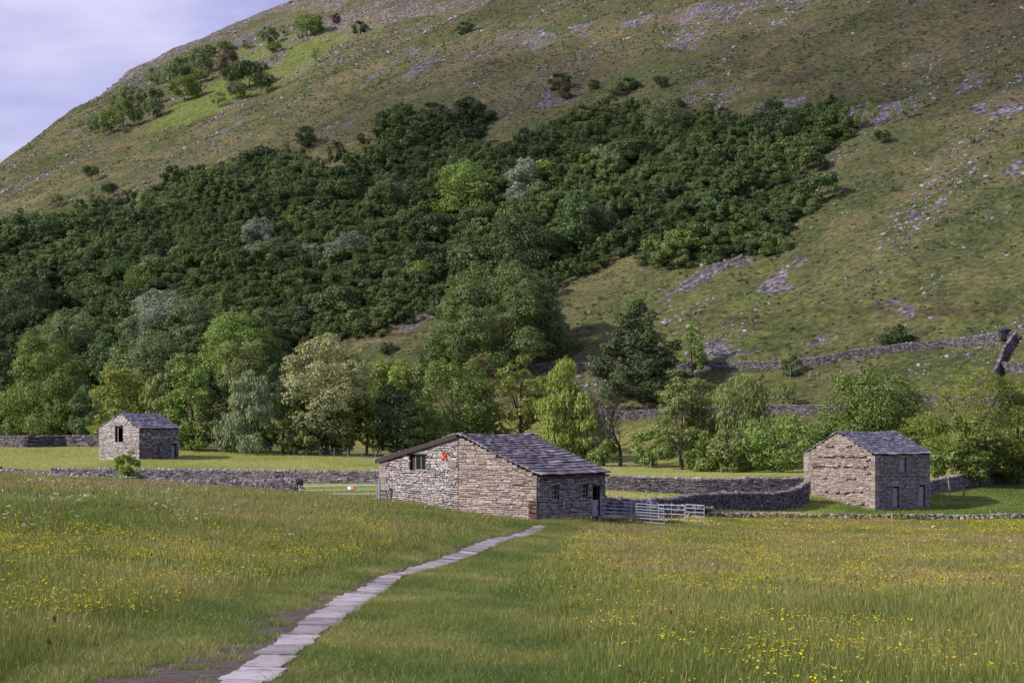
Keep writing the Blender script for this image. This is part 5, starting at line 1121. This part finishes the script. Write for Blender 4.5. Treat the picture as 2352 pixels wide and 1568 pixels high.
# ------------------------------------------------------------------ gate, pens, fences, posts
def bars(mb, p0, p1, r, n=6): mb.tube([p0, p1], r, n)
def field_gate():
    a = gp(690, 0, 103.5); b_ = gp(869, 0, 99.2); A = Vector((a[0], a[1], hat(*a))); B = Vector((b_[0], b_[1], hat(*b_)))
    A.z = (HY-1115.5)/F*A.y-1.22; B.z = (HY-1112.5)/F*B.y-1.22
    r = empty('field_gate', A); tag(r, 'galvanised five bar metal gate left of the big barn with a small red sign', 'gate'); d = B-A; O = Vector((0, 0, 0))
    P = lambda f, z: d*f+Vector((0, 0, z))
    m = MB()
    for z in (.12, .42, .70, .95, 1.20): bars(m, P(.02, z), P(.98, z), .026 if z > 1.1 else .02)
    m.build('rails', M_GALV, r)
    for f in (.02, .335, .66, .98): m = MB(); bars(m, P(f, .08), P(f, 1.22), .026); m.build('upright', M_GALV, r)
    for f in (-.012, 1.012):
        m = MB(); bars(m, P(f, -.5), P(f, 1.28+(f > .5)*.14), .06 if f < 0 else .075, 9); m.build('gate_post', M_GALV, r)
    n = Vector((d.y, -d.x, 0)).normalized(); n = n if n.y < 0 else -n; t = d.normalized()
    def pan(name, f0, w_, z0, z1, off, mt):
        m = MB(); c = P(f0, 0)+n*off; vs = [c+t*(-w_/2)+Vector((0, 0, z0)), c+t*(w_/2)+Vector((0, 0, z0)), c+t*(w_/2)+Vector((0, 0, z1)), c+t*(-w_/2)+Vector((0, 0, z1))]
        vs = vs+[v-n*.012 for v in vs]; m.add(vs, [(0, 1, 2, 3), (4, 7, 6, 5), (0, 4, 5, 1), (1, 5, 6, 2), (2, 6, 7, 3), (3, 7, 4, 0)]); return m.build(name, mt, sg if name != 'sign' else r)
    M_W = flat('sign_white', (.75, .74, .76), .4, .03); M_R = flat('sign_red', (.50, .02, .05), .4, .05); M_D = flat('sign_dark', (.15, .10, .25), .4, .05)
    sg = pan('sign', .655, .52, .97, 1.14, .05, M_W); tag(sg, 'small white sign with a red panel')
    pan('red_panel', .687, .31, .985, 1.125, .056, M_R)
    R = random.Random(3); x = .664
    for i in range(8):
        w_ = R.uniform(.018, .03)
        if i != 2: pan('lettering', x, w_*.8, 1.04, 1.066, .061, flat('sign_letters', (.8, .78, .78), .4, .02) if i == 0 else bpy.data.materials['sign_letters'])
        x += (w_+.012)/d.length
    m = MB(); c = P(.617, 1.055)+n*.058; pts = [c+t*(.062*math.cos(q*.5236))+Vector((0, 0, .062*math.sin(q*.5236))) for q in range(13)]; m.tube(pts, .009, 4); m.tube([pts[4], pts[10]], .009, 4); m.build('symbol', M_D, sg)
field_gate()
def hurdle(p0, p1, h0, label, nr=6, nu=2, lift=.06, lean=0.0, leg=True, top=None, z0=None, z1=None, rr=.02):
    A = Vector((p0[0], p0[1], hat(*p0) if z0 is None else z0)); B = Vector((p1[0], p1[1], hat(*p1) if z1 is None else z1)); r = empty('metal_hurdle', A)
    tag(r, label, 'hurdle', 'metal sheep hurdles making the pens'); d = B-A; n = Vector((d.y, -d.x, 0)).normalized()*lean
    P = lambda f, z: d*f+Vector((0, 0, z))+n*z
    m = MB(); zs = [lift+.08+(h0-lift-.08)*(i/(nr-1))**.9 for i in range(nr)]
    for z in zs: bars(m, P(0, z), P(1, z), rr)
    m.build('rails', M_GALV, r)
    for i in range(nu+2): f = i/(nu+1); m = MB(); bars(m, P(f, -.05 if i in (0, nu+1) else lift+.05), P(f, h0+.01), rr*1.25 if i in (0, nu+1) else rr); m.build('upright', M_GALV, r)
xz = lambda z: (z/8.4+1500)*.91875
hurdle(gp(xz(105), 0, 102), gp(xz(465), 0, 103), 1.25, 'hurdle touching the corner of the big barn, leftmost of the pens', 6, 1)
hurdle(gp(xz(465), 0, 103), gp(xz(645), 0, 101.5), 1.27, 'short hurdle second from the big barn', 6, 1)
hurdle(gp(xz(650), 0, 101.5), gp(xz(1090), 0, 104.5), 1.22, 'hurdle behind the leaning front hurdle', 6, 1)
hurdle(gp(xz(785), 0, 98.2), gp(xz(1352), 0, 97.5), 1.18, 'nearest leaning hurdle standing out in front of the pens', 7, 1, lean=.12)
hurdle(gp(xz(110), 0, 105.5), gp(xz(520), 0, 106.5), 1.0, 'low hurdle behind the leftmost ones', 5, 1)
hurdle(gp(xz(520), 0, 106.5), gp(xz(985), 0, 107), 1.02, 'back hurdle of the pens in front of the dark wall', 5, 1)
hurdle(gp(xz(985), 0, 107), gp(xz(1215), 0, 104), 1.15, 'angled hurdle joining the back of the pens to the open gate', 5, 0)
hurdle(gp(xz(1232), 0, 107), gp(xz(1775), 0, 106), 1.02, 'plain open gate hurdle right of the pens', 4, 1, rr=.024)
hurdle(gp(xz(1805), 0, 105.5), gp(xz(2190), 0, 104.5), 1.12, 'rightmost hurdle of the pens with five rails', 5, 1, rr=.024)
hurdle(gp(xz(1060), 0, 100), gp(xz(1210), 0, 101), 1.2, 'narrow hurdle crossing behind the leaning front one', 7, 0)
def post(x, y0, y1, d, label, mt=M_OLDPOST, r=.06, lean=0, name='fence_post'):
    p = Vector((*gp(x, 0, d), 0)); p.z = hat(p.x, p.y); h = (y1-y0)*d/F; m = MB(); R = random.Random(int(x))
    m.tube([(0, 0, -.35), (lean*.4, 0, h*.5), (lean, .02, h), (lean+.01, .02, h+.03)], [r*1.1, r, r*.95, r*.6], 7); o = m.build(name, mt, None, loc=p); tag(o, label, 'post'); return o
post(xz(1150), 1162, 1180, 106, 'pale round stone gatepost among the metal pens', M_QUOIN, .11)
post(xz(1850)-2, 1166, 1187, 105.2, 'short pale post leaning inside the rightmost hurdle', M_OLDPOST, .06, .12)
post(2049, 1180, 1197, 118.2, 'stubby wooden post in the low boulder wall below the tall barn', M_OLDPOST, .08)
post(1791, 1171, 1188, 116, 'thin grey post in the low boulder wall left of the tall barn', M_OLDPOST, .05)
post(2277, 1170, 1190, 121.5, 'leaning grey post just left of the pheasant', M_OLDPOST, .05, -.08)
post(2182, 1078, 1122, 163, 'tall slim post in front of the wall left of the ash', M_OLDPOST, .06, -.2)
post(2322, 1081, 1107, 179, 'thin post in front of the wall right of the ash', M_OLDPOST, .055, -.15)
post(108, 1064, 1080, 149.5, 'short post standing where the left walls meet', M_OLDPOST, .07)
post(2214, 1138-50, 1138-30, 163, 'dark stub post behind the wall right of the tall barn', M_BARKD, .07)
def wire_fence(pp, h, label, every, seed):
    R = random.Random(seed); P = [Vector((*q, hat(*q))) for q in pp]; r = empty('wire_fence', P[0]); tag(r, label, 'fence'); O = P[0]
    for i, p in enumerate(P): m = MB(); l = R.uniform(-.05, .05); m.tube([p-O+Vector((0, 0, -.3)), p-O+Vector((l, 0, h*R.uniform(.95, 1.1)))], [.05, .045], 6); m.build('post', M_OLDPOST, r)
    m = MB()
    for z in (.15, .3, .45, .62, .8, 1.0): m.tube([p-O+Vector((0, 0, z*h)) for p in P], .006, 3, cap=False)
    o = m.build('wires', M_GALV, r); return r
wire_fence([gp(x, 0, 231-.004*(x-412)) for x in (412, 427, 458, 488, 522, 553, 583, 612, 645, 675, 706, 738, 768, 800, 832, 862, 893, 925)], 1.25, 'wire fence on wooden posts along the riverside trees right of the small barn', 1, 1)
wire_fence([gp(x, 0, 221) for x in (1400, 1445, 1494, 1544, 1604, 1661, 1719, 1775, 1830, 1880)], 1.1, 'faint post and wire fence below the trees between the two larger barns', 1, 2)
def guard(x, y, label, w_=.9, h=.95, tilt=0):
    p = ray(x, y, 150); r = empty('tree_guard', p, x % 1.5); tag(r, label, 'tree guard', 'wooden tree guards on the slope'); hw = w_/2
    for (a, b_) in ((-hw, -hw), (hw, -hw), (hw, hw), (-hw, hw)): m = MB(); m.tube([(a, b_, -.2), (a+tilt, b_, h)], .05, 5); m.build('post', M_OLDPOST, r)
    m = MB()
    for z in (.45*h, .75*h, .95*h):
        for k, (a, b_) in enumerate((((-hw, -hw), (hw, -hw)), ((hw, -hw), (hw, hw)), ((hw, hw), (-hw, hw)), ((-hw, hw), (-hw, -hw)))): m.tube([(a[0]+tilt*.7, a[1], z+.002*k), (b_[0]+tilt*.7, b_[1], z+.002*k)], .035, 4)
    m.build('rails', M_OLDPOST, r)
guard(1817, 868, 'wooden guard boxed round the blue green young tree', 1.3, 1.3); guard(1866, 870, 'leaning broken wooden guard right of the young tree', 1.2, 1.2, .25); guard(1900, 874, 'low wooden guard in the middle of the row', 1.3, 1.0)
guard(1969, 866, 'rightmost wooden guard of the row', 1.4, 1.0); guard(1941, 872, 'narrow guard of thin stakes between two wider ones', .5, 1.0)
p = ray(1712, 884, 150); r = empty('young_tree', p); m = MB(); m.tube([(0, 0, -.2), (0, 0, 3.2)], [.04, .02], 5); m.build('trunk', M_OLDPOST, r)
me, _, _ = crown_mesh('crown', 3.6, .9, 'oval', 3, .2, LEAF['bright'], .7, bot=.5, K=6); link('crown', me, None, r); tag(r, 'tiny staked sapling in front of the upper field wall', 'tree')
# blue trough behind the top right wall corner
p = ray(2303, 779, 150); r = empty('water_trough', p+Vector((0, -1.2, 0)), .2); m = MB(); n = 18
vs = []
for (z, k) in ((0, .8), (.35, 1.0), (.5, 1.05), (.62, .9), (.68, .4)): vs += [(1.1*k*math.cos(6.2832*i/n), .7*k*math.sin(6.2832*i/n), z+.9) for i in range(n)]
m.add(vs, [(j*n+i, j*n+(i+1) % n, (j+1)*n+(i+1) % n, (j+1)*n+i) for j in range(4) for i in range(n)]+[tuple(4*n+i for i in range(n))]); m.build('tub', flat('blue_plastic', (.03, .035, .085), .4, .1), r, smooth=True)
m = MB(); m.box((0, 0, .4), (1.6, .9, 1.0)); m.build('stand', M_BARKD, r); tag(r, 'dark blue rounded tub standing at the top right wall corner', 'trough')
# doorstep slab
m = MB(); pa, pb = B1.C+B1.b*(opB[0][0]*0+5.2), None
c_ = B1.C+B1.b*(B1.M*.93)+B1.nb*.75; zc = max(hat(c_.x+dx, c_.y+dy) for dx in (-.5, .5) for dy in (-.5, .5))
m.box((0, 0, 0), (.95, 1.5, .12), rz=-TH); o = m.build('doorstep', M_FLAG, None, loc=(c_.x, c_.y, max(zc, B1.C.z)-.03)); tag(o, 'flat flagstone lying at the foot of the big barn door', 'slab')
# pheasant
p = Vector((*gp(2296, 0, 124), 0)); p.z = hat(p.x, p.y)
r = empty('pheasant', p, math.radians(-8)); tag(r, 'cock pheasant with a dark head standing in the grass near the right edge', 'pheasant'); r.scale = (1.25, 1.25, 1.25)
M_PH = flat('russet_feathers', (.24, .085, .03), .8, .35, 30); M_PHT = flat('barred_tail_feathers', (.20, .14, .08), .8, .4, 40); M_PHH = flat('dark_head_feathers', (.015, .035, .035), .5, .2); M_PHR = flat('red_wattle', (.45, .02, .02), .6, .1); M_LEG = flat('bird_leg', (.18, .15, .12), .8, .2)
def loft(mb, secs, n=10):
    vs = [(x, ry*math.cos(6.2832*i/n), z+rz_*math.sin(6.2832*i/n)) for (x, z, ry, rz_) in secs for i in range(n)]
    mb.add(vs, [(j*n+i, j*n+(i+1) % n, (j+1)*n+(i+1) % n, (j+1)*n+i) for j in range(len(secs)-1) for i in range(n)]+[tuple(range(n))[::-1], tuple((len(secs)-1)*n+i for i in range(n))])
m = MB(); loft(m, [(-.20, .22, .02, .02), (-.15, .23, .06, .05), (-.06, .25, .095, .09), (.04, .27, .10, .10), (.11, .31, .08, .085), (.15, .36, .05, .05), (.165, .42, .028, .028), (.175, .47, .024, .024), (.185, .50, .028, .026), (.21, .51, .026, .024), (.23, .505, .012, .012)]); m.build('body', M_PH, r, smooth=True)
m = MB(); loft(m, [(.163, .43, .031, .03), (.175, .47, .028, .028), (.188, .505, .033, .030), (.215, .51, .028, .026), (.235, .503, .011, .010), (.262, .497, .003, .003)]); hd = m.build('head', M_PHH, r, smooth=True)
for s in (-1, 1): m = MB(); rock(m, (.205, s*.030, .505), .013, random.Random(1), (1, .5, 1)); m.build('wattle', M_PHR, hd)
m = MB(); loft(m, [(-.16, .235, .05, .03), (-.30, .225, .035, .014), (-.48, .215, .02, .007), (-.66, .21, .005, .003)]); m.build('tail', M_PHT, r, smooth=True)
for s in (-1, 1):
    m = MB(); m.tube([(.0, s*.045, .20), (-.02, s*.045, .11), (.01, s*.045, .01), (.05, s*.045, .0)], [.022, .009, .008, .006], 5); m.build('leg', M_LEG, r)
    m = MB(); loft(m, [(.10, .29, .012, .04), (.02, .28, .02, .07), (-.10, .26, .016, .055), (-.2, .235, .006, .02)]); o = m.build('wing', M_PHT, r, smooth=True); o.location = (0, s*.088, 0)
# ------------------------------------------------------------------ flowers, rocks
def fmat(name, c, tr=.3):
    m = bpy.data.materials.new(name); m.use_nodes = True; t = m.node_tree; t.nodes.clear(); out = N(t, 'ShaderNodeOutputMaterial'); a = N(t, 'ShaderNodeBsdfDiffuse'); b_ = N(t, 'ShaderNodeBsdfTranslucent'); s = N(t, 'ShaderNodeMixShader')
    a.inputs[0].default_value = (*c, 1); b_.inputs[0].default_value = (*c, 1); s.inputs[0].default_value = tr; t.links.new(a.outputs[0], s.inputs[1]); t.links.new(b_.outputs[0], s.inputs[2]); t.links.new(s.outputs[0], out.inputs[0]); return m
def flower(name, petals, r, up, mt, hgt, seed, nhead=1, spread=0):
    R = random.Random(seed); mb = MB()
    for q in range(nhead):
        ox, oy, oz = R.uniform(-1, 1)*spread, R.uniform(-1, 1)*spread, R.uniform(-.5, .3)*spread; tx, ty = R.uniform(-.4, .4), R.uniform(-.4, .4)
        for i in range(petals):
            a = 6.2832*i/petals; a2 = 6.2832*(i+.5)/petals; a0 = 6.2832*(i-.5)/petals
            f = lambda an, rr, zz: (ox+math.cos(an)*rr, oy+math.sin(an)*rr, hgt+oz+zz+math.cos(an)*rr*tx+math.sin(an)*rr*ty)
            mb.add([f(0, 0, 0), f(a0, r*.7, up*.7), f(a, r, up), f(a2, r*.7, up*.7)], [(0, 1, 2, 3)])
    me = bpy.data.meshes.new(name); me.from_pydata(mb.v, [], mb.f); me.materials.append(mt); return bpy.data.objects.new(name, me)
F_Y = fmat('buttercup_petals', (.80, .66, .03)); F_YL = fmat('hawkbit_petals', (.72, .68, .10)); F_W = fmat('clover_white', (.72, .74, .62)); F_P = fmat('clover_purple', (.30, .10, .28)); F_BR = fmat('sorrel_red_brown', (.20, .075, .05))
BU = [flower('buttercup', 5, .0155, .010, F_Y, .0, 1), flower('buttercup', 5, .016, .008, F_Y, 0, 2, 2, .05), flower('buttercup', 5, .015, .010, F_YL, 0, 3)]
def flowers(name, y0, y1, dens, protos, seed, mask, label, sc=1.0, hz=(.22, .38), pad=0):
    X, Y, R = sample(y0, y1, dens, seed, pad=1.0); t = sward(X, Y); x, y = proj(X, Y, height(X, Y))
    pr_ = mask(X, Y, x, y)*np.clip(t*1.4-.35, 0, 1); k = (R.rand(len(X)) < pr_) & ~blocked(X, Y); X, Y = X[k], Y[k]; n = len(X); s = R.uniform(.7, 1.3, n)*sc*(1+.006*np.maximum(Y-35, 0))
    scatter(name, np.c_[X, Y, height(X, Y)+R.uniform(hz[0], hz[1], n)], R.uniform(0, 6.28, n), s, protos, R.randint(0, len(protos), n), R.rand(n), label, 'wildflowers', tilt=R.normal(0, .35, (n, 2))); print(name, n)
def mb1(X, Y, x, y):
    nn = np.clip(fbm(X/2.2, Y/4, 301, 4)*4-1.3, 0, 1); nn2 = np.clip(fbm(X/.7, Y/1.0, 303, 2)*3-.8, 0, 1)
    lft = x < 900
    bl = np.exp(-((y-(1290+(x-200)*-.02))/75.)**2)*.9+np.exp(-((y-1420)/70.)**2)*(x < 420)*.9+.10
    br = .55+.45*np.exp(-((y-1228)/22.)**2)+.25*(x > 1650)
    return np.clip((135-Y)/75, .15, 1)*nn*nn2*np.where(lft, bl*(y > 1190), br*(x > 1150+(y-1220)*.55+40))
flowers('buttercups', 15, 122, 100, BU, 41, mb1, 'yellow buttercups scattered through the hay meadow')
flowers('white_clover', 15, 60, 10, [flower('clover', 6, .014, .006, F_W, 0, 5, 2, .012), flower('clover', 6, .016, .01, F_W, 0, 6, 3, .014)], 42, lambda X, Y, x, y: np.exp(-((x-200)/170.)**2-((y-1440)/75.)**2)*.9*np.clip(fbm(X/.8, Y/1.2, 311, 3)*4-1.5, 0, 1), 'white clover heads in the lower left of the meadow', hz=(.12, .25))
flowers('pignut_flowers', 50, 125, 4.5, [flower('umbel', 7, .028, .0, F_W, 0, 8, 4, .05)], 43, lambda X, Y, x, y: (np.exp(-((y-1165)/60.)**2)*(x < 520)*(1-x/900)+.05)*np.clip(fbm(X/1.6, Y/3, 321, 3)*4-1.7, 0, 1), 'creamy white umbels in the far left of the meadow', hz=(.25, .4))
flowers('sorrel_spikes', 15, 96, 1.6, [flower('sorrel', 4, .012, .10, F_BR, -.04, 9, 3, .02), flower('knapweed', 6, .014, .012, F_P, 0, 10)], 44, lambda X, Y, x, y: np.clip(fbm(X/2, Y/3.5, 331, 3)*4-1.6, 0, 1)*.8, 'reddish sorrel spikes and purple flower heads in the hay')
# field buttercups beyond the walls
X, Y, R = sample(118, 165, 3.0, 47); x, y = proj(X, Y, height(X, Y)); k = ((x > 1390) | (x < 900)) & (fbm(X/4, Y/6, 341, 3) > .5) & ~blocked(X, Y); X, Y = X[k], Y[k]; n = len(X)
scatter('field_buttercups', np.c_[X, Y, height(X, Y)+.15], R.uniform(0, 6.28, n), R.uniform(1.4, 2.6, n), BU, R.randint(0, 3, n), R.rand(n), 'yellow flowers dotted in the fields beyond the low wall', 'wildflowers')
# loose stones on the hill
M_ROCK = stone_mat('hill_limestone', [(0, (.14, .13, .155)), (.5, (.23, .215, .255)), (1, (.40, .38, .43))], bl=.2)
RK = []
for i in range(4):
    mb = MB(); rock(mb, (0, 0, 0), 1, random.Random(i), (1, .75, .55)); me = bpy.data.meshes.new('stone'); me.from_pydata(mb.v, [], mb.f); at_ = me.attributes.new('rnd', 'FLOAT', 'FACE'); at_.data.foreach_set('value', np.full(len(me.polygons), .2+.22*i, np.float32)); me.materials.append(M_ROCK); RK.append(bpy.data.objects.new('stone', me))
R = RS(5); n = 480000; Y = np.sqrt(R.rand(n)*(1000**2-262**2)+262**2); X = (R.rand(n)*2-1)*.38*Y; p_ = .35*X+.45*Y-131; k = p_ > 0; X, Y = X[k], Y[k]; Z = height(X, Y); x, y = proj(X, Y, Z)
cz_, ds_ = crest(X/Y); k = (Y < ds_-3) & (y > -30) & ~inpoly(x, y-10, WOODP); X, Y, Z, x, y = X[k], Y[k], Z[k], x[k], y[k]
al = .35*Y-.45*X; dn = .35*X+.45*Y                       # across and along the fall line
st = fbm(al/9, dn/45, 401, 4); st2 = fbm(al/3, dn/6, 403, 3); pr_ = .018+.5*np.clip(st*5-2.45, 0, 1)*np.clip(st2*3-1, 0, 1)*(1+2.2*(x > 1300)*(y > 150))
jx = (fbm(X/7, Y/7, 405, 3)-.5)*70; jy = (fbm(X/7, Y/7, 407, 3)-.5)*45; ins = np.zeros(len(X), bool)
for P in SCREE: ins |= inpoly(x+jx*.6, y+jy*.6, P)
pr_ = np.where(ins, .55, pr_); 
halo = np.zeros(len(X), bool)
for P in SCREE[10:]: halo |= inpoly(x+jx*2, y+jy*2, P)
pr_ = np.maximum(pr_, halo*.12); k = R.rand(len(X)) < pr_; X, Y, Z, ins = X[k], Y[k], Z[k], ins[k]; n = len(X)
s = np.minimum(R.pareto(3.4, n)*.2+.17, .8)*np.where(ins, .9, 1.0)*(.5+Y/700); print('hill stones', n)
scatter('loose_stones', np.c_[X, Y, Z+s*.1], R.uniform(0, 6.28, n), np.c_[s*1.2, s, s], RK, R.randint(0, 4, n), R.rand(n), 'pale limestone scree and loose stones strewn over the hillside', 'scree', tilt=R.normal(0, .3, (n, 2)))

# tussocks and bracken over the open fell
G_FELL = leafmat('fell_grass', [(0, (.045, .055, .022)), (.3, (.082, .10, .034)), (.6, (.125, .135, .052)), (.85, (.185, .165, .088)), (1, (.25, .215, .13))], .2, .35)
TS = []
for i in range(4):
    me, _, _ = crown_mesh('tussock', .5, 1.0, 'dome', 950+i, .34, G_FELL, .9, bot=0, K=4); TS.append(bpy.data.objects.new('tussock', me))
R = RS(6); n = 172000; Y = np.sqrt(R.rand(n)*(820**2-256**2)+256**2); X = (R.rand(n)*2-1)*.38*Y; p_ = .35*X+.45*Y-131; k = p_ > -8; X, Y = X[k], Y[k]; Z = height(X, Y); x, y = proj(X, Y, Z); cz_, ds_ = crest(X/Y)
ins = np.zeros(len(X), bool)
for P in SCREE+CRAG: ins |= inpoly(x, y, P)
dens_ = np.clip(fbm(X/10, Y/10, 501, 4)*3-1.0, .12, 1)
k = (Y < ds_-2) & (y > -30) & ~inpoly(x, y-10, WOODP) & ~ins & (R.rand(len(X)) < dens_*.5); X, Y, Z, x, y = X[k], Y[k], Z[k], x[k], y[k]; n = len(X)
lush_sunlit = np.zeros(n, bool)
for P in LUSH_SUNLIT: lush_sunlit |= inpoly(x, y, P)
tn = np.clip(-.1+1.05*fbm(X/13, Y/13, 503, 4)+.1*(x < 900)-.12*(x > 1400)*(y > 450)-.0003*np.clip(x-1300, 0, 900)*(y < 500)+R.normal(0, .12, n), 0, 1)
s = R.uniform(.35, 1.0, n)*(.75+Y/1400); k = ~lush_sunlit
scatter('fell_tussocks', np.c_[X, Y, Z-.08][k], R.uniform(0, 6.28, n)[k], np.c_[s, s, s*R.uniform(.5, 1.0, n)][k], TS, R.randint(0, 4, n)[k], tn[k], 'rough tussocks and bracken covering the open fell side', 'rough grass')
# ------------------------------------------------------------------ cloud bank between the sun and the fell (unseen, high up to the left, added to shade the slope)
M_SHADE_CLOUD = bpy.data.materials.new('shade_cloud_vapour'); M_SHADE_CLOUD.use_nodes = True; t = M_SHADE_CLOUD.node_tree; t.nodes.clear()
o_ = N(t, 'ShaderNodeOutputMaterial'); tp = N(t, 'ShaderNodeBsdfTransparent'); df = N(t, 'ShaderNodeBsdfDiffuse'); df.inputs[0].default_value = (.85, .85, .88, 1); ms = N(t, 'ShaderNodeMixShader')
geo_ = N(t, 'ShaderNodeNewGeometry'); nn_ = noise(t, .012, 5, .6, geo_.outputs['Position']); rr_ = ramp(t, [(.38, (.05, .05, .05)), (.60, (.30, .30, .30))]); t.links.new(nn_.outputs['Fac'], rr_.inputs['Fac'])
t.links.new(rr_.outputs[0], ms.inputs[0]); t.links.new(tp.outputs[0], ms.inputs[1]); t.links.new(df.outputs[0], ms.inputs[2]); t.links.new(ms.outputs[0], o_.inputs[0])
def shade_cloud(gpts, dist, label, seed):
    R = random.Random(seed); mb = MB(); n, m = 20, 9
    base = Vector(gpts[0][:3])+sv*dist; r = empty('shade_cloud', base); 
    for (gx, gy, gz, rad) in gpts:
        c = Vector((gx, gy, gz))+sv*dist-base; vs = []
        for j in range(m+1):
            ph = math.pi*j/m
            for i in range(n):
                th = 6.2832*i/n; k = rad*(1+.14*math.sin(3*th+seed+gx)+.1*math.sin(5*th+2*ph)); vs.append((c.x+k*math.sin(ph)*math.cos(th), c.y+k*math.sin(ph)*math.sin(th), c.z+k*.32*math.cos(ph)*(1.2 if ph < 1.57 else .6)))
        mb.add(vs, [(j*n+i, j*n+(i+1) % n, (j+1)*n+(i+1) % n, (j+1)*n+i) for j in range(m) for i in range(n)])
    bpy.data.objects.remove(r); o = mb.build('shade_cloud', M_SHADE_CLOUD, None, smooth=True, loc=base); tag(o, kind='structure')
shade_cloud([(60, 640, 190, 110), (170, 600, 200, 130), (20, 760, 240, 120), (150, 430, 90, 90), (230, 500, 160, 120), (-30, 560, 110, 70), (-60, 460, 50, 60), (40, 480, 80, 75)], 900, '', 3)
